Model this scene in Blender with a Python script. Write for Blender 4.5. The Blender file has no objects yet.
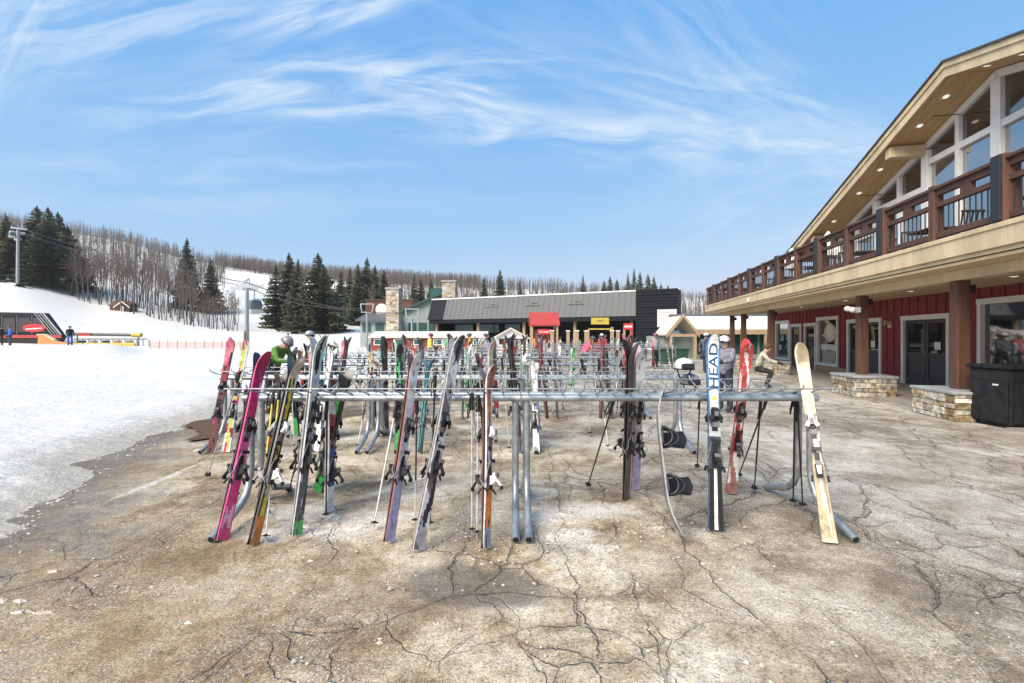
import bpy, math, random
from mathutils import Vector, Matrix, noise

# ------------------------------------------------------------------ camera, sky, sun, exposure
SC = bpy.context.scene
COL = SC.collection
F, HZ, H = 455.11, 336.0, 1.6          # focal length in pixels, horizon row, eye height
cam_d = bpy.data.cameras.new('camera'); cam = bpy.data.objects.new('camera', cam_d); COL.objects.link(cam)
cam.location = (0, 0, H); cam.rotation_euler = (math.radians(90), 0, 0)
cam_d.sensor_width = 36; cam_d.lens = 16.0; cam_d.shift_y = -(341.5 - HZ) / 1024
cam_d.clip_start = 0.05; cam_d.clip_end = 6000
SC.camera = cam

SKY_GAMMA, SKY_TINT, CLOUD = (.86, .40, .12), (.74, 1.60, 3.30, 1), (4.0, 4.25, 4.5, 1)
SUN_AZ, SUN_EL = math.radians(-140), math.radians(43)     # behind the camera, to the left
world = bpy.data.worlds.new('World'); SC.world = world; world.use_nodes = True
world.cycles.sampling_method = 'MANUAL'; world.cycles.sample_map_resolution = 512
wn, wl = world.node_tree.nodes, world.node_tree.links
wn.clear()
w_out = wn.new('ShaderNodeOutputWorld'); w_bg = wn.new('ShaderNodeBackground'); w_bg.inputs[1].default_value = 0.10
sky = wn.new('ShaderNodeTexSky'); sky.sky_type = 'NISHITA'; sky.sun_disc = False
sky.sun_elevation = SUN_EL; sky.sun_rotation = SUN_AZ
sky.air_density = 1.0; sky.dust_density = 1.0; sky.ozone_density = 1.0; sky.altitude = 400
def wnode(t, **kw):
    n = wn.new(t)
    for k, v in kw.items(): setattr(n, k, v)
    return n
def wmath(op, a, b=None, clamp=False):
    n = wn.new('ShaderNodeMath'); n.operation = op; n.use_clamp = clamp
    for i, v in enumerate((a, b)):
        if v is None: continue
        if isinstance(v, (int, float)): n.inputs[i].default_value = v
        else: wl.new(v, n.inputs[i])
    return n.outputs[0]
tc = wn.new('ShaderNodeTexCoord'); sep = wn.new('ShaderNodeSeparateXYZ'); wl.new(tc.outputs['Generated'], sep.inputs[0])
# cirrus: soft wisps in chosen directions of the sky, broken up by stretched noise
ay = wmath('ADD', wmath('ABSOLUTE', sep.outputs[1]), 0.05)
cmb = wn.new('ShaderNodeCombineXYZ'); wl.new(wmath('DIVIDE', sep.outputs[0], ay), cmb.inputs[0]); wl.new(wmath('DIVIDE', sep.outputs[2], ay), cmb.inputs[1])
wz = wn.new('ShaderNodeTexNoise'); wz.inputs['Scale'].default_value = 2.2; wz.inputs['Detail'].default_value = 3; wl.new(cmb.outputs[0], wz.inputs[0])
wa_ = wn.new('ShaderNodeVectorMath'); wa_.operation = 'MULTIPLY_ADD'; wl.new(wz.outputs['Color'], wa_.inputs[0]); wa_.inputs[1].default_value = (.16, .12, 0); wl.new(cmb.outputs[0], wa_.inputs[2])
cl = None
for n_, (px, py, an, a, b_, st, lo) in enumerate(((345,26,20,140,34,1.2,.36), (290,42,30,50,20,.8,.40), (150,38,14,220,70,.7,.36), (40,40,50,130,90,.7,.36), (330,104,6,260,46,1.0,.36), (450,112,-14,110,30,1.1,.35), (370,130,4,90,12,.7,.36),
        (600,150,-4,300,32,1.0,.36), (740,135,-16,220,60,.65,.36), (700,70,-50,190,100,.28,.36), (560,70,-20,240,60,.2,.36), (820,190,10,260,70,.45,.34), (200,190,0,420,50,.35,.34), (-120,150,12,220,60,.5,.42), (1300,120,-10,300,80,.4,.42))):
    mp = wn.new('ShaderNodeMapping'); mp.vector_type = 'TEXTURE'; mp.inputs['Location'].default_value = ((px-512)/455 + .08, (336-py)/455 + .06, 0)
    mp.inputs['Rotation'].default_value = (0, 0, math.radians(an)); mp.inputs['Scale'].default_value = (a/455, b_/455, 1); wl.new(wa_.outputs[0], mp.inputs[0])
    ln = wn.new('ShaderNodeVectorMath'); ln.operation = 'LENGTH'; wl.new(mp.outputs[0], ln.inputs[0])
    mr = wn.new('ShaderNodeMapRange'); mr.interpolation_type = 'SMOOTHERSTEP'; mr.inputs[1].default_value = 1.25; mr.inputs[2].default_value = 0.0; wl.new(ln.outputs['Value'], mr.inputs[0])
    m2 = wn.new('ShaderNodeMapping'); m2.inputs['Scale'].default_value = (max(.5, a/130), max(.9, b_/20), 1); m2.inputs['Location'].default_value = (n_*3.7, n_*1.9, 0); wl.new(mp.outputs[0], m2.inputs[0])
    nz = wn.new('ShaderNodeTexNoise'); nz.inputs['Scale'].default_value = .9; nz.inputs['Detail'].default_value = 6; nz.inputs['Roughness'].default_value = .62; nz.inputs['Distortion'].default_value = .7; wl.new(m2.outputs[0], nz.inputs[0])
    m3 = wn.new('ShaderNodeMapRange'); m3.interpolation_type = 'SMOOTHSTEP'; m3.inputs[1].default_value = lo; m3.inputs[2].default_value = lo+.36; wl.new(nz.outputs[0], m3.inputs[0])
    v = wmath('MULTIPLY', wmath('MULTIPLY', mr.outputs[0], m3.outputs[0]), st); cl = v if cl is None else wmath('ADD', cl, v)
cl = wmath('MULTIPLY', wmath('MINIMUM', cl, 1.0), .68)
sp_ = wn.new('ShaderNodeSeparateColor'); wl.new(sky.outputs[0], sp_.inputs[0]); gm = wn.new('ShaderNodeCombineColor')
for i_ in range(3): wl.new(wmath('POWER', sp_.outputs[i_], SKY_GAMMA[i_]), gm.inputs[i_])
tint = wn.new('ShaderNodeMix'); tint.data_type = 'RGBA'; tint.blend_type = 'MULTIPLY'; tint.inputs[0].default_value = 1
wl.new(gm.outputs[0], tint.inputs[6]); tint.inputs[7].default_value = SKY_TINT
mixc = wn.new('ShaderNodeMix'); mixc.data_type = 'RGBA'
wl.new(cl, mixc.inputs[0]); wl.new(tint.outputs[2], mixc.inputs[6]); mixc.inputs[7].default_value = CLOUD
wl.new(mixc.outputs[2], w_bg.inputs[0]); wl.new(w_bg.outputs[0], w_out.inputs[0])

sun_d = bpy.data.lights.new('sun', 'SUN'); sun_d.energy = 2.9; sun_d.angle = math.radians(42); sun_d.color = (1.0, 0.91, 0.76)
sun = bpy.data.objects.new('sun', sun_d); COL.objects.link(sun)
to_sun = Vector((math.sin(SUN_AZ) * math.cos(SUN_EL), math.cos(SUN_AZ) * math.cos(SUN_EL), math.sin(SUN_EL)))
sun.rotation_euler = to_sun.to_track_quat('Z', 'Y').to_euler(); sun.location = to_sun * 60
SC.view_settings.view_transform = 'Standard'; SC.view_settings.look = 'None'
SC.view_settings.exposure = 1.24; SC.view_settings.gamma = 1.0
SC.cycles.max_bounces = 6; SC.cycles.use_denoising = True

HAZE = 0.0002
SC.cycles.volume_bounces = 0
R = random.Random(7)
def P(px, py, Y): return Vector(((px - 512) / F * Y, Y, H - (py - HZ) / F * Y))
def G(px, py): return P(px, py, F * H / (py - HZ))
def lerp(a, b, t): return a + (b - a) * t
def sstep(a, b, x):
    t = min(1, max(0, (x - a) / (b - a))); return t * t * (3 - 2 * t)
def interp(xs, ys, x):
    if x <= xs[0]: return ys[0]
    for i in range(1, len(xs)):
        if x <= xs[i]: return lerp(ys[i - 1], ys[i], (x - xs[i - 1]) / (xs[i] - xs[i - 1]))
    return ys[-1]

# ------------------------------------------------------------------ mesh builder
class MB:
    def __init__(s): s.v, s.f, s.m, s.c, s.sm = [], [], [], [], []
    def add(s, vs, fs, m=0, c=None, sm=False):
        o = len(s.v); s.v += [tuple(v) for v in vs]
        for f in fs: s.f.append([i + o for i in f]); s.m.append(m); s.c.append(c or (.5, .5, .5)); s.sm.append(sm)
    def box(s, x0, x1, y0, y1, z0, z1, m=0, c=None):
        s.add([(x0,y0,z0),(x1,y0,z0),(x1,y1,z0),(x0,y1,z0),(x0,y0,z1),(x1,y0,z1),(x1,y1,z1),(x0,y1,z1)],
              [(0,3,2,1),(4,5,6,7),(0,1,5,4),(1,2,6,5),(2,3,7,6),(3,0,4,7)], m, c)
    def cbox(s, cx, cy, cz, sx, sy, sz, m=0, c=None): s.box(cx-sx/2,cx+sx/2,cy-sy/2,cy+sy/2,cz-sz/2,cz+sz/2,m,c)
    def bar(s, p, q, w, h, m=0, c=None, up=(0,0,1), w2=None, h2=None):
        p, q = Vector(p), Vector(q); d = (q - p).normalized(); u = Vector(up)
        if abs(d.dot(u)) > .98: u = Vector((0,1,0))
        a = d.cross(u).normalized(); b = a.cross(d).normalized(); vs = []
        for pt, ww, hh in ((p, w, h), (q, w2 or w, h2 or h)):
            for sa, sb in ((-1,-1),(1,-1),(1,1),(-1,1)): vs.append(pt + a*sa*ww/2 + b*sb*hh/2)
        s.add(vs, [(0,3,2,1),(4,5,6,7),(0,1,5,4),(1,2,6,5),(2,3,7,6),(3,0,4,7)], m, c)
    def tube(s, pts, r, n=8, m=0, c=None, caps=True, r2=None):
        pts = [Vector(p) for p in pts]; N = len(pts); a = None; vs = []
        for i, p in enumerate(pts):
            d = (pts[min(i+1,N-1)] - pts[max(i-1,0)])
            if d.length < 1e-9: d = Vector((0,0,1))
            d.normalize()
            if a is None:
                a = d.orthogonal().normalized()
            a = (a - d*a.dot(d))
            if a.length < 1e-6: a = d.orthogonal()
            a.normalize(); b = d.cross(a)
            rr = r[i] if isinstance(r, (list, tuple)) else (r if r2 is None else lerp(r, r2, i/(N-1)))
            for k in range(n):
                t = 2*math.pi*k/n; vs.append(p + (a*math.cos(t) + b*math.sin(t))*rr)
        fs = [(i*n+k, i*n+(k+1)%n, (i+1)*n+(k+1)%n, (i+1)*n+k) for i in range(N-1) for k in range(n)]
        s.add(vs, fs, m, c, True)
        if caps: s.add(vs[:n], [tuple(range(n-1,-1,-1))], m, c); s.add(vs[-n:], [tuple(range(n))], m, c)
    def prism(s, poly, axis, a0, a1, m=0, c=None):
        """poly: 2D points; extruded along axis ('x','y','z') from a0 to a1"""
        def pt(p, a): return {'x': (a, p[0], p[1]), 'y': (p[0], a, p[1]), 'z': (p[0], p[1], a)}[axis]
        n = len(poly); vs = [pt(p, a0) for p in poly] + [pt(p, a1) for p in poly]
        s.add(vs, [tuple(range(n-1,-1,-1)), tuple(range(n, 2*n))] + [(i,(i+1)%n,(i+1)%n+n,i+n) for i in range(n)], m, c)
    def ell(s, c0, r, m=0, c=None, nu=10, nv=7, z0=-1.0):
        vs, fs = [], []
        for j in range(nv+1):
            zz = lerp(z0, 1, j/nv); th = math.asin(max(-1, min(1, zz))); rr = math.cos(th)
            for i in range(nu):
                t = 2*math.pi*i/nu; vs.append((c0[0]+r[0]*rr*math.cos(t), c0[1]+r[1]*rr*math.sin(t), c0[2]+r[2]*zz))
        fs = [(j*nu+i, j*nu+(i+1)%nu, (j+1)*nu+(i+1)%nu, (j+1)*nu+i) for j in range(nv) for i in range(nu)]
        s.add(vs, fs, m, c, True)
    def disc(s, c0, nrm, r, th, n=16, m=0, c=None, r2=None):
        nrm = Vector(nrm).normalized(); c0 = Vector(c0)
        a = nrm.cross(Vector((0,0,1)))
        if a.length < .1: a = Vector((1,0,0))
        a.normalize(); b = nrm.cross(a); r2 = r2 or r
        vs = [c0 + a*math.cos(2*math.pi*k/n)*r + b*math.sin(2*math.pi*k/n)*r2 for k in range(n)]
        vs += [v + nrm*th for v in vs]
        s.add(vs, [tuple(range(n-1,-1,-1)), tuple(range(n,2*n))] + [(k,(k+1)%n,(k+1)%n+n,k+n) for k in range(n)], m, c)
    def mesh(s, name, mats, off=(0,0,0)):
        me = bpy.data.meshes.new(name)
        me.from_pydata([(v[0]-off[0], v[1]-off[1], v[2]-off[2]) for v in s.v], [], s.f)
        for mt in mats: me.materials.append(mt)
        me.polygons.foreach_set('material_index', s.m); me.polygons.foreach_set('use_smooth', s.sm)
        at = me.color_attributes.new('Col', 'FLOAT_COLOR', 'CORNER'); buf = []
        for p, c in zip(me.polygons, s.c): buf += [c[0], c[1], c[2], 1.0] * p.loop_total
        at.data.foreach_set('color', buf); me.update(); return me
    def build(s, name, mats, parent=None, off=(0,0,0), bevel=0):
        if not isinstance(mats, (list, tuple)): mats = [mats]
        return link(name, s.mesh(name, mats, off), parent, bevel)
def link(name, me, parent=None, bevel=0):
    o = bpy.data.objects.new(name, me); COL.objects.link(o)
    if parent: o.parent = parent
    if bevel:
        b = o.modifiers.new('bevel', 'BEVEL'); b.width = bevel; b.segments = 2; b.limit_method = 'ANGLE'; b.angle_limit = math.radians(40)
    return o
def empty(name, loc=(0,0,0), rz=0):
    o = bpy.data.objects.new(name, None); COL.objects.link(o); o.location = loc; o.rotation_euler = (0,0,rz); o.empty_display_size = .2; return o
def tag(o, label, cat, group=None, kind=None):
    if label: o['label'] = label
    if cat: o['category'] = cat
    if group: o['group'] = group
    if kind: o['kind'] = kind
    return o
def copy_tree(o, parent=None):
    c = o.copy(); COL.objects.link(c)
    if parent: c.parent = parent
    for ch in list(o.children): copy_tree(ch, c)
    return c

# ------------------------------------------------------------------ materials
def node_mat(name):
    m = bpy.data.materials.new(name); m.use_nodes = True; nt = m.node_tree; b = nt.nodes['Principled BSDF']; return m, nt, b
class NT:
    """small node helper"""
    def __init__(s, nt): s.nt = nt
    def n(s, t, **inp):
        n = s.nt.nodes.new(t)
        for k, v in inp.items():
            k = k.replace('_', ' ')
            if hasattr(v, 'is_linked') or isinstance(v, bpy.types.NodeSocket): s.nt.links.new(v, n.inputs[k])
            else: n.inputs[k].default_value = v
        return n
    def noise(s, vec, scale, detail=5, rough=.55, dist=0):
        n = s.n('ShaderNodeTexNoise', Scale=scale, Detail=detail, Roughness=rough, Distortion=dist)
        if vec is not None: s.nt.links.new(vec, n.inputs['Vector'])
        return n.outputs[0]
    def math(s, op, a, b=None, clamp=False):
        n = s.nt.nodes.new('ShaderNodeMath'); n.operation = op; n.use_clamp = clamp
        for i, v in enumerate((a, b)):
            if v is None: continue
            if isinstance(v, (int, float)): n.inputs[i].default_value = v
            else: s.nt.links.new(v, n.inputs[i])
        return n.outputs[0]
    def rng(s, v, a, b, c=0, d=1, smooth=True):
        n = s.nt.nodes.new('ShaderNodeMapRange'); n.interpolation_type = 'SMOOTHSTEP' if smooth else 'LINEAR'
        s.nt.links.new(v, n.inputs[0])
        for i, x in enumerate((a, b, c, d)): n.inputs[i+1].default_value = x
        return n.outputs[0]
    def mix(s, f, a, b, mode='MIX'):
        n = s.nt.nodes.new('ShaderNodeMix'); n.data_type = 'RGBA'; n.blend_type = mode
        for i, v in ((0, f), (6, a), (7, b)):
            if isinstance(v, (int, float)): n.inputs[i].default_value = v
            elif isinstance(v, (tuple, list)): n.inputs[i].default_value = (v[0], v[1], v[2], 1)
            else: s.nt.links.new(v, n.inputs[i])
        return n.outputs[2]
    def pos(s): return s.nt.nodes.new('ShaderNodeNewGeometry').outputs['Position']
    def obj(s): return s.nt.nodes.new('ShaderNodeTexCoord').outputs['Object']
    def mapping(s, v, sc=(1,1,1), loc=(0,0,0), rot=(0,0,0)):
        n = s.nt.nodes.new('ShaderNodeMapping'); s.nt.links.new(v, n.inputs[0])
        n.inputs['Scale'].default_value = sc; n.inputs['Location'].default_value = loc; n.inputs['Rotation'].default_value = rot; return n.outputs[0]
    def bump(s, b, hgt, dist=.01, strength=1):
        n = s.nt.nodes.new('ShaderNodeBump'); n.inputs['Strength'].default_value = strength; n.inputs['Distance'].default_value = dist
        s.nt.links.new(hgt, n.inputs['Height']); s.nt.links.new(n.outputs[0], b.inputs['Normal'])
def mat(name, col, rough=.6, metal=0, var=.25, scale=6, col2=None, bump=0, stretch=(1,1,1), spec=None, fine=40):
    m, nt, b = node_mat(name); t = NT(nt); o = t.mapping(t.obj(), stretch)
    n1 = t.noise(o, scale, 6); n2 = t.noise(o, fine, 3)
    f = t.rng(t.math('ADD', t.math('MULTIPLY', n1, .75), t.math('MULTIPLY', n2, .25)), .32, .68)
    c2 = col2 or tuple(x*(1-var) for x in col)
    nt.links.new(t.mix(f, c2, col), b.inputs['Base Color'])
    nt.links.new(t.rng(n1, .3, .7, max(0.02, rough-.1), min(1, rough+.1)), b.inputs['Roughness'])
    b.inputs['Metallic'].default_value = metal
    if spec is not None: b.inputs['Specular IOR Level'].default_value = spec
    if bump: t.bump(b, f, bump)
    return m
def attr_mat(name, rough, var=.15, scale=20, coat=0, bump=0):
    m, nt, b = node_mat(name); t = NT(nt)
    a = nt.nodes.new('ShaderNodeAttribute'); a.attribute_name = 'Col'
    n = t.noise(t.obj(), scale, 5); k = t.rng(n, .3, .7, 1-var*1.5, 1+var*.5)
    hs = nt.nodes.new('ShaderNodeHueSaturation'); nt.links.new(k, hs.inputs['Value']); nt.links.new(a.outputs['Color'], hs.inputs['Color'])
    nt.links.new(hs.outputs[0], b.inputs['Base Color']); b.inputs['Roughness'].default_value = rough
    b.inputs['Coat Weight'].default_value = coat; b.inputs['Coat Roughness'].default_value = .15
    if bump: t.bump(b, n, bump)
    return m
M = {}
M['paint'] = attr_mat('glossy_paint', .35, .25, 14, .35)
M['plastic'] = attr_mat('plastic', .45, .15, 30)
M['cloth'] = attr_mat('cloth', .85, .3, 14, 0, .012)
M['stone'] = attr_mat('stone', .85, .45, 9, 0, .02)
M['painted_wood'] = attr_mat('painted_wood', .65, .2, 5, 0, .003)
M['galv'] = mat('galvanised_steel', (.44,.47,.49), .45, .7, .35, 9, (.26,.29,.31), .0015)
M['wire'] = mat('wire_steel', (.40,.42,.43), .45, .6, .3, 20)
M['cream'] = mat('cream_board', (.66,.53,.34), .75, 0, .28, 3, None, .003, (1,.9,.12))
M['soffit'] = mat('stained_soffit', (.68,.46,.22), .55, 0, .3, 5, (.50,.32,.14), .002, (2,.12,1))
M['porch'] = mat('porch_ceiling', (.66,.50,.30), .7, 0, .2, 4)
M['brown'] = mat('brown_timber', (.135,.062,.040), .65, 0, .5, 5, (.075,.032,.022), .004, (4,4,.25))
M['brownrail'] = mat('brown_rail', (.105,.052,.038), .7, 0, .4, 5, (.06,.032,.025), .003, (4,.4,4))
M['slate'] = mat('slate_blue_paint', (.02,.026,.036), .6, 0, .3, 5)
M['red'] = mat('red_siding', (.25,.036,.040), .7, 0, .3, 3, (.18,.026,.03), .002, (3,3,.3))
M['tan'] = mat('tan_kickboard', (.45,.32,.17), .75, 0, .3, 4)
M['white'] = mat('white_trim', (.78,.77,.74), .55, 0, .1, 4)
M['black'] = mat('black_metal', (.015,.015,.017), .45, 0, .3, 12)
M['door'] = mat('charcoal_door', (.045,.047,.055), .45, 0, .2, 6)
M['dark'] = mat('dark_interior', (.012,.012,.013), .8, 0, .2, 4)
M['roof'] = mat('dark_roofing', (.07,.065,.062), .85, 0, .3, 10)
M['cap'] = mat('bluestone_cap', (.33,.35,.36), .8, 0, .3, 4, None, .004)
M['concrete'] = mat('concrete', (.36,.33,.29), .9, 0, .3, 2, (.25,.22,.18), .004)
M['bin'] = mat('black_bin_plastic', (.010,.011,.015), .55, 0, .4, 7, (.026,.026,.028), .001, (1,1,1), .2)
M['snowcap'] = mat('roof_snow', (.86,.87,.89), .8, 0, .06, 3, None, .01)
def glass(name, base, ior=1.9):
    m, nt, b = node_mat(name); t = NT(nt); b.inputs['Base Color'].default_value = (*base, 1); b.inputs['Roughness'].default_value = .03
    b.inputs['IOR'].default_value = ior; t.bump(b, t.noise(t.obj(), .7, 2), .004); return m
M['glass'] = glass('window_glass', (.018,.02,.024), 2.8)
M['gable_glass'] = glass('gable_glass', (.05,.06,.07), 4.6)
M['glass2'] = glass('door_glass', (.02,.022,.026), 1.8)
def emis(name, c, s):
    m, nt, b = node_mat(name); b.inputs['Base Color'].default_value = (*c, 1); b.inputs['Emission Color'].default_value = (*c, 1); b.inputs['Emission Strength'].default_value = s; return m
M['lamp'] = emis('lamp_lens', (1, .9, .75), .35)
M['bark'] = mat('grey_bark', (.125,.105,.09), .95, 0, .4, 3)
M['twig'] = mat('twig_bark', (.18,.138,.112), .95, 0, .3, 1.0)
def needle_mat():
    m, nt, b = node_mat('spruce_needles'); t = NT(nt)
    n = t.noise(t.obj(), 1.1, 5); a = nt.nodes.new('ShaderNodeAttribute'); a.attribute_name = 'Col'
    c = t.mix(t.rng(n, .35, .7), (.040,.050,.024), (.11,.105,.05))
    nt.links.new(t.mix(.55, c, a.outputs['Color']), b.inputs['Base Color']); b.inputs['Roughness'].default_value = .8
    return m
M['needles'] = needle_mat()
# ------------------------------------------------------------------ ground, snow and hill
EDGE_Y = [-60, 0, 1.5, 2.5, 3.57, 4.3, 5.78, 7.2, 8.5, 9.6, 12, 15, 20, 26, 30, 38, 46, 56, 64, 80]
EDGE_X = [-2.5, -3.2, -3.5, -3.8, -4.05, -4.45, -5.25, -5.75, -6.0, -5.9, -6.6, -6.3, -5.2, -2.5, 1.0, 3.5, 4, 18, 60, 400]
def edge_x(Y): return interp(EDGE_Y, EDGE_X, Y)
HC = [-900, -300, 0, 100, 233, 330, 420, 640, 760, 1400]
HP = {-900: ([75,110,140,250,400],[1,16,30,78,110]), -300: ([75,110,140,250,400],[.6,13,26,66,104]), 0: ([68,85,100,130,250,350,420],[0,3,7.5,19,55,89,101]),
      100: ([70,100,130,250,350,420],[0,4,11.3,44,77,88]), 233: ([75,110,130,250,350,420],[0,3,5.5,30,53,61]),
      330: ([70,110,130,180,250,350,420],[0,1.5,3.5,8,22,45,53]), 420: ([70,130,250,350,420],[0,2,17,40,48]),
      640: ([70,130,250,350,420],[0,1,11,31,39]), 760: ([70,130,250,350,420],[0,1,10,24,32]), 1400: ([70,130,250,350,420],[0,1,9,22,30])}
def hill(X, Y):
    if Y < 60: return 0.0
    px = 512 + F * X / Y
    px = max(-900, min(1400, px))
    for i in range(1, len(HC)):
        if px <= HC[i]:
            a, b = HC[i-1], HC[i]; t = (px - a)/(b - a); t = t*t*(3-2*t)*.5 + t*.5
            z = lerp(interp(*HP[a], Y), interp(*HP[b], Y), t); break
    return max(0, z + noise.noise((X*.02, Y*.02, 3)) * min(2.5, (Y-60)*.02))
def snow_h(X, Y):
    d = (edge_x(Y) - X) + .30*noise.noise((X*.9, Y*.9, .3)) + .16*noise.noise((X*3.1, Y*3.1, 1.3)) + .07*noise.noise((X*9, Y*9, 2.2))
    z = max(-.06, min(.10, d*.10 - .004)) + (.05*sstep(.8, 5, d))
    z += .022*noise.noise((X*1.3, Y*1.3, 5)) + .012*noise.noise((X*5, Y*5, 7)) * sstep(0, .4, d) + (.05*noise.noise((X*.25, Y*.25, 9)) if Y > 10 else 0)
    if 26 < Y < 60: z += .55*sstep(26,44,Y)*(1-sstep(50,60,Y))*sstep(.80,.90,-X/Y)
    return z, d

def ground_mat():
    m, nt, b = node_mat('worn_asphalt'); t = NT(nt); p = t.pos()
    big = t.noise(p, .42, 6, .6, .6); mid = t.noise(p, 1.7, 8, .65, .3); fin = t.noise(p, 14, 6, .7); grit = t.noise(p, 85, 3, .7)
    sx = nt.nodes.new('ShaderNodeSeparateXYZ'); nt.links.new(p, sx.inputs[0]); X, Y = sx.outputs[0], sx.outputs[1]
    k = t.math('ADD', t.math('MULTIPLY', big, .5), t.math('ADD', t.math('MULTIPLY', mid, .35), t.math('MULTIPLY', fin, .15)))
    f = t.rng(k, .415, .565, 0, 1, False)
    def ramp(v, stops):
        r = nt.nodes.new('ShaderNodeValToRGB'); e = r.color_ramp.elements
        while len(e) < len(stops): e.new(.5)
        for q, (ps, c) in zip(e, stops): q.position = ps; q.color = (*c, 1)
        nt.links.new(v, r.inputs[0]); return r.outputs[0]
    tan = ramp(f, [(0,(.17,.115,.058)),(.25,(.28,.205,.120)),(.5,(.45,.36,.235)),(.75,(.58,.49,.36)),(1,(.67,.60,.48))])
    gry = ramp(f, [(0,(.22,.19,.145)),(.35,(.33,.295,.24)),(.7,(.42,.385,.325)),(1,(.51,.475,.415))])
    xr = t.math('ADD', t.math('ADD', X, t.math('MULTIPLY', Y, .10)), t.math('MULTIPLY', t.math('SUBTRACT', big, .5), 5.0))
    c = t.mix(t.rng(xr, .2, 4.0), tan, gry)
    # mud tracked over the left side
    mud = t.math('MULTIPLY', t.rng(t.math('ADD', X, t.math('MULTIPLY', t.math('SUBTRACT', mid, .5), 5)), .4, -2.6), t.rng(Y, 5.0, 2.0))
    c = t.mix(t.math('MULTIPLY', mud, .72), c, t.mix(fin, (.14,.080,.034), (.38,.255,.125)))
    # meltwater soaked strip beside the snow and wet hollows
    wa = nt.nodes.new('ShaderNodeAttribute'); wa.attribute_name = 'wet'
    wet = t.math('ADD', wa.outputs['Fac'], t.math('MULTIPLY', t.math('SUBTRACT', mid, .5), 1.5))
    wet = t.math('MULTIPLY', t.rng(wet, .28, .75), t.rng(wa.outputs['Fac'], .02, .3))
    c = t.mix(t.math('MULTIPLY', wet, .78), c, t.mix(fin, (.085,.074,.062), (.17,.15,.125)))
    # cracks
    nz = nt.nodes.new('ShaderNodeTexNoise'); nz.inputs['Scale'].default_value = 1.6; nz.inputs['Detail'].default_value = 6; nt.links.new(p, nz.inputs['Vector'])
    wp = nt.nodes.new('ShaderNodeVectorMath'); wp.operation = 'MULTIPLY_ADD'; nt.links.new(nz.outputs['Color'], wp.inputs[0]); wp.inputs[1].default_value = (.55,.55,0); nt.links.new(p, wp.inputs[2])
    flat = t.mapping(wp.outputs[0], (1,1,0))
    def crack(sc, w, lo, hi, flat=flat):
        v = nt.nodes.new('ShaderNodeTexVoronoi'); v.feature = 'DISTANCE_TO_EDGE'; v.inputs['Scale'].default_value = sc; nt.links.new(flat, v.inputs['Vector'])
        ww = t.rng(t.noise(p, 2.3, 4), .3, .75, w*.25, w*1.8)
        e = t.rng(t.math('DIVIDE', v.outputs['Distance'], ww), .25, 1.0, 1, 0)
        return t.math('MULTIPLY', e, t.rng(t.noise(p, .55, 3), lo, hi))
    cr = t.math('MAXIMUM', crack(.55, .0050, .40, .58), t.math('MULTIPLY', crack(1.9, .014, .42, .58), .8))
    lng = t.mapping(wp.outputs[0], (1.5,.42,0), (3,1,0), (0,0,.35)); cr = t.math('MAXIMUM', cr, t.math('MULTIPLY', crack(.75, .008, .34, .5, lng), t.rng(X, -.5, 1.2)))
    halo = t.math('MULTIPLY', t.math('MAXIMUM', crack(.55, .11, .34, .52), t.math('MULTIPLY', crack(1.9, .10, .44, .6), .7)), .55)
    c = t.mix(halo, c, (.19,.14,.095)); c = t.mix(t.math('MULTIPLY', cr, .42), c, (.06,.046,.036))
    sa = nt.nodes.new('ShaderNodeAttribute'); sa.attribute_name = 'salt'
    sf = t.math('MULTIPLY', t.rng(t.math('ADD', sa.outputs['Fac'], t.math('MULTIPLY', t.math('SUBTRACT', t.noise(p, 5.5, 8, .75), .5), 1.5)), .38, .8), t.rng(sa.outputs['Fac'], .03, .25))
    c = t.mix(t.math('MULTIPLY', sf, .74), c, (.66,.62,.56))
    gr = t.math('ADD', t.math('MULTIPLY', t.noise(p, 48, 5, .8), .6), t.math('MULTIPLY', t.noise(p, 7.5, 6, .7), .4))
    gk = t.rng(gr, .37, .63, .50, 1.38, False); gv = nt.nodes.new('ShaderNodeCombineColor')
    for i_ in range(3): nt.links.new(gk, gv.inputs[i_])
    c = t.mix(1.0, c, gv.outputs[0], 'MULTIPLY')
    # road salt and pale stone chips
    chips = t.math('MULTIPLY', t.rng(grit, .55, .62), t.rng(mid, .36, .6, .25, .95)); chips = t.math('MULTIPLY', chips, t.math('SUBTRACT', 1.0, t.math('MULTIPLY', wet, .85)))
    c = t.mix(t.math('MULTIPLY', chips, .70), c, (.78,.76,.72))
    drk = t.rng(t.noise(p, 70, 2, .6), .44, .36); c = t.mix(t.math('MULTIPLY', drk, .6), c, (.07,.055,.04))
    nt.links.new(c, b.inputs['Base Color'])
    nt.links.new(t.math('SUBTRACT', .9, t.math('MULTIPLY', wet, .35)), b.inputs['Roughness'])
    h = t.math('ADD', t.math('ADD', t.math('MULTIPLY', fin, .5), t.math('MULTIPLY', grit, .35)), t.math('MULTIPLY', cr, -1.6)); t.bump(b, h, .02)
    return m
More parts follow.
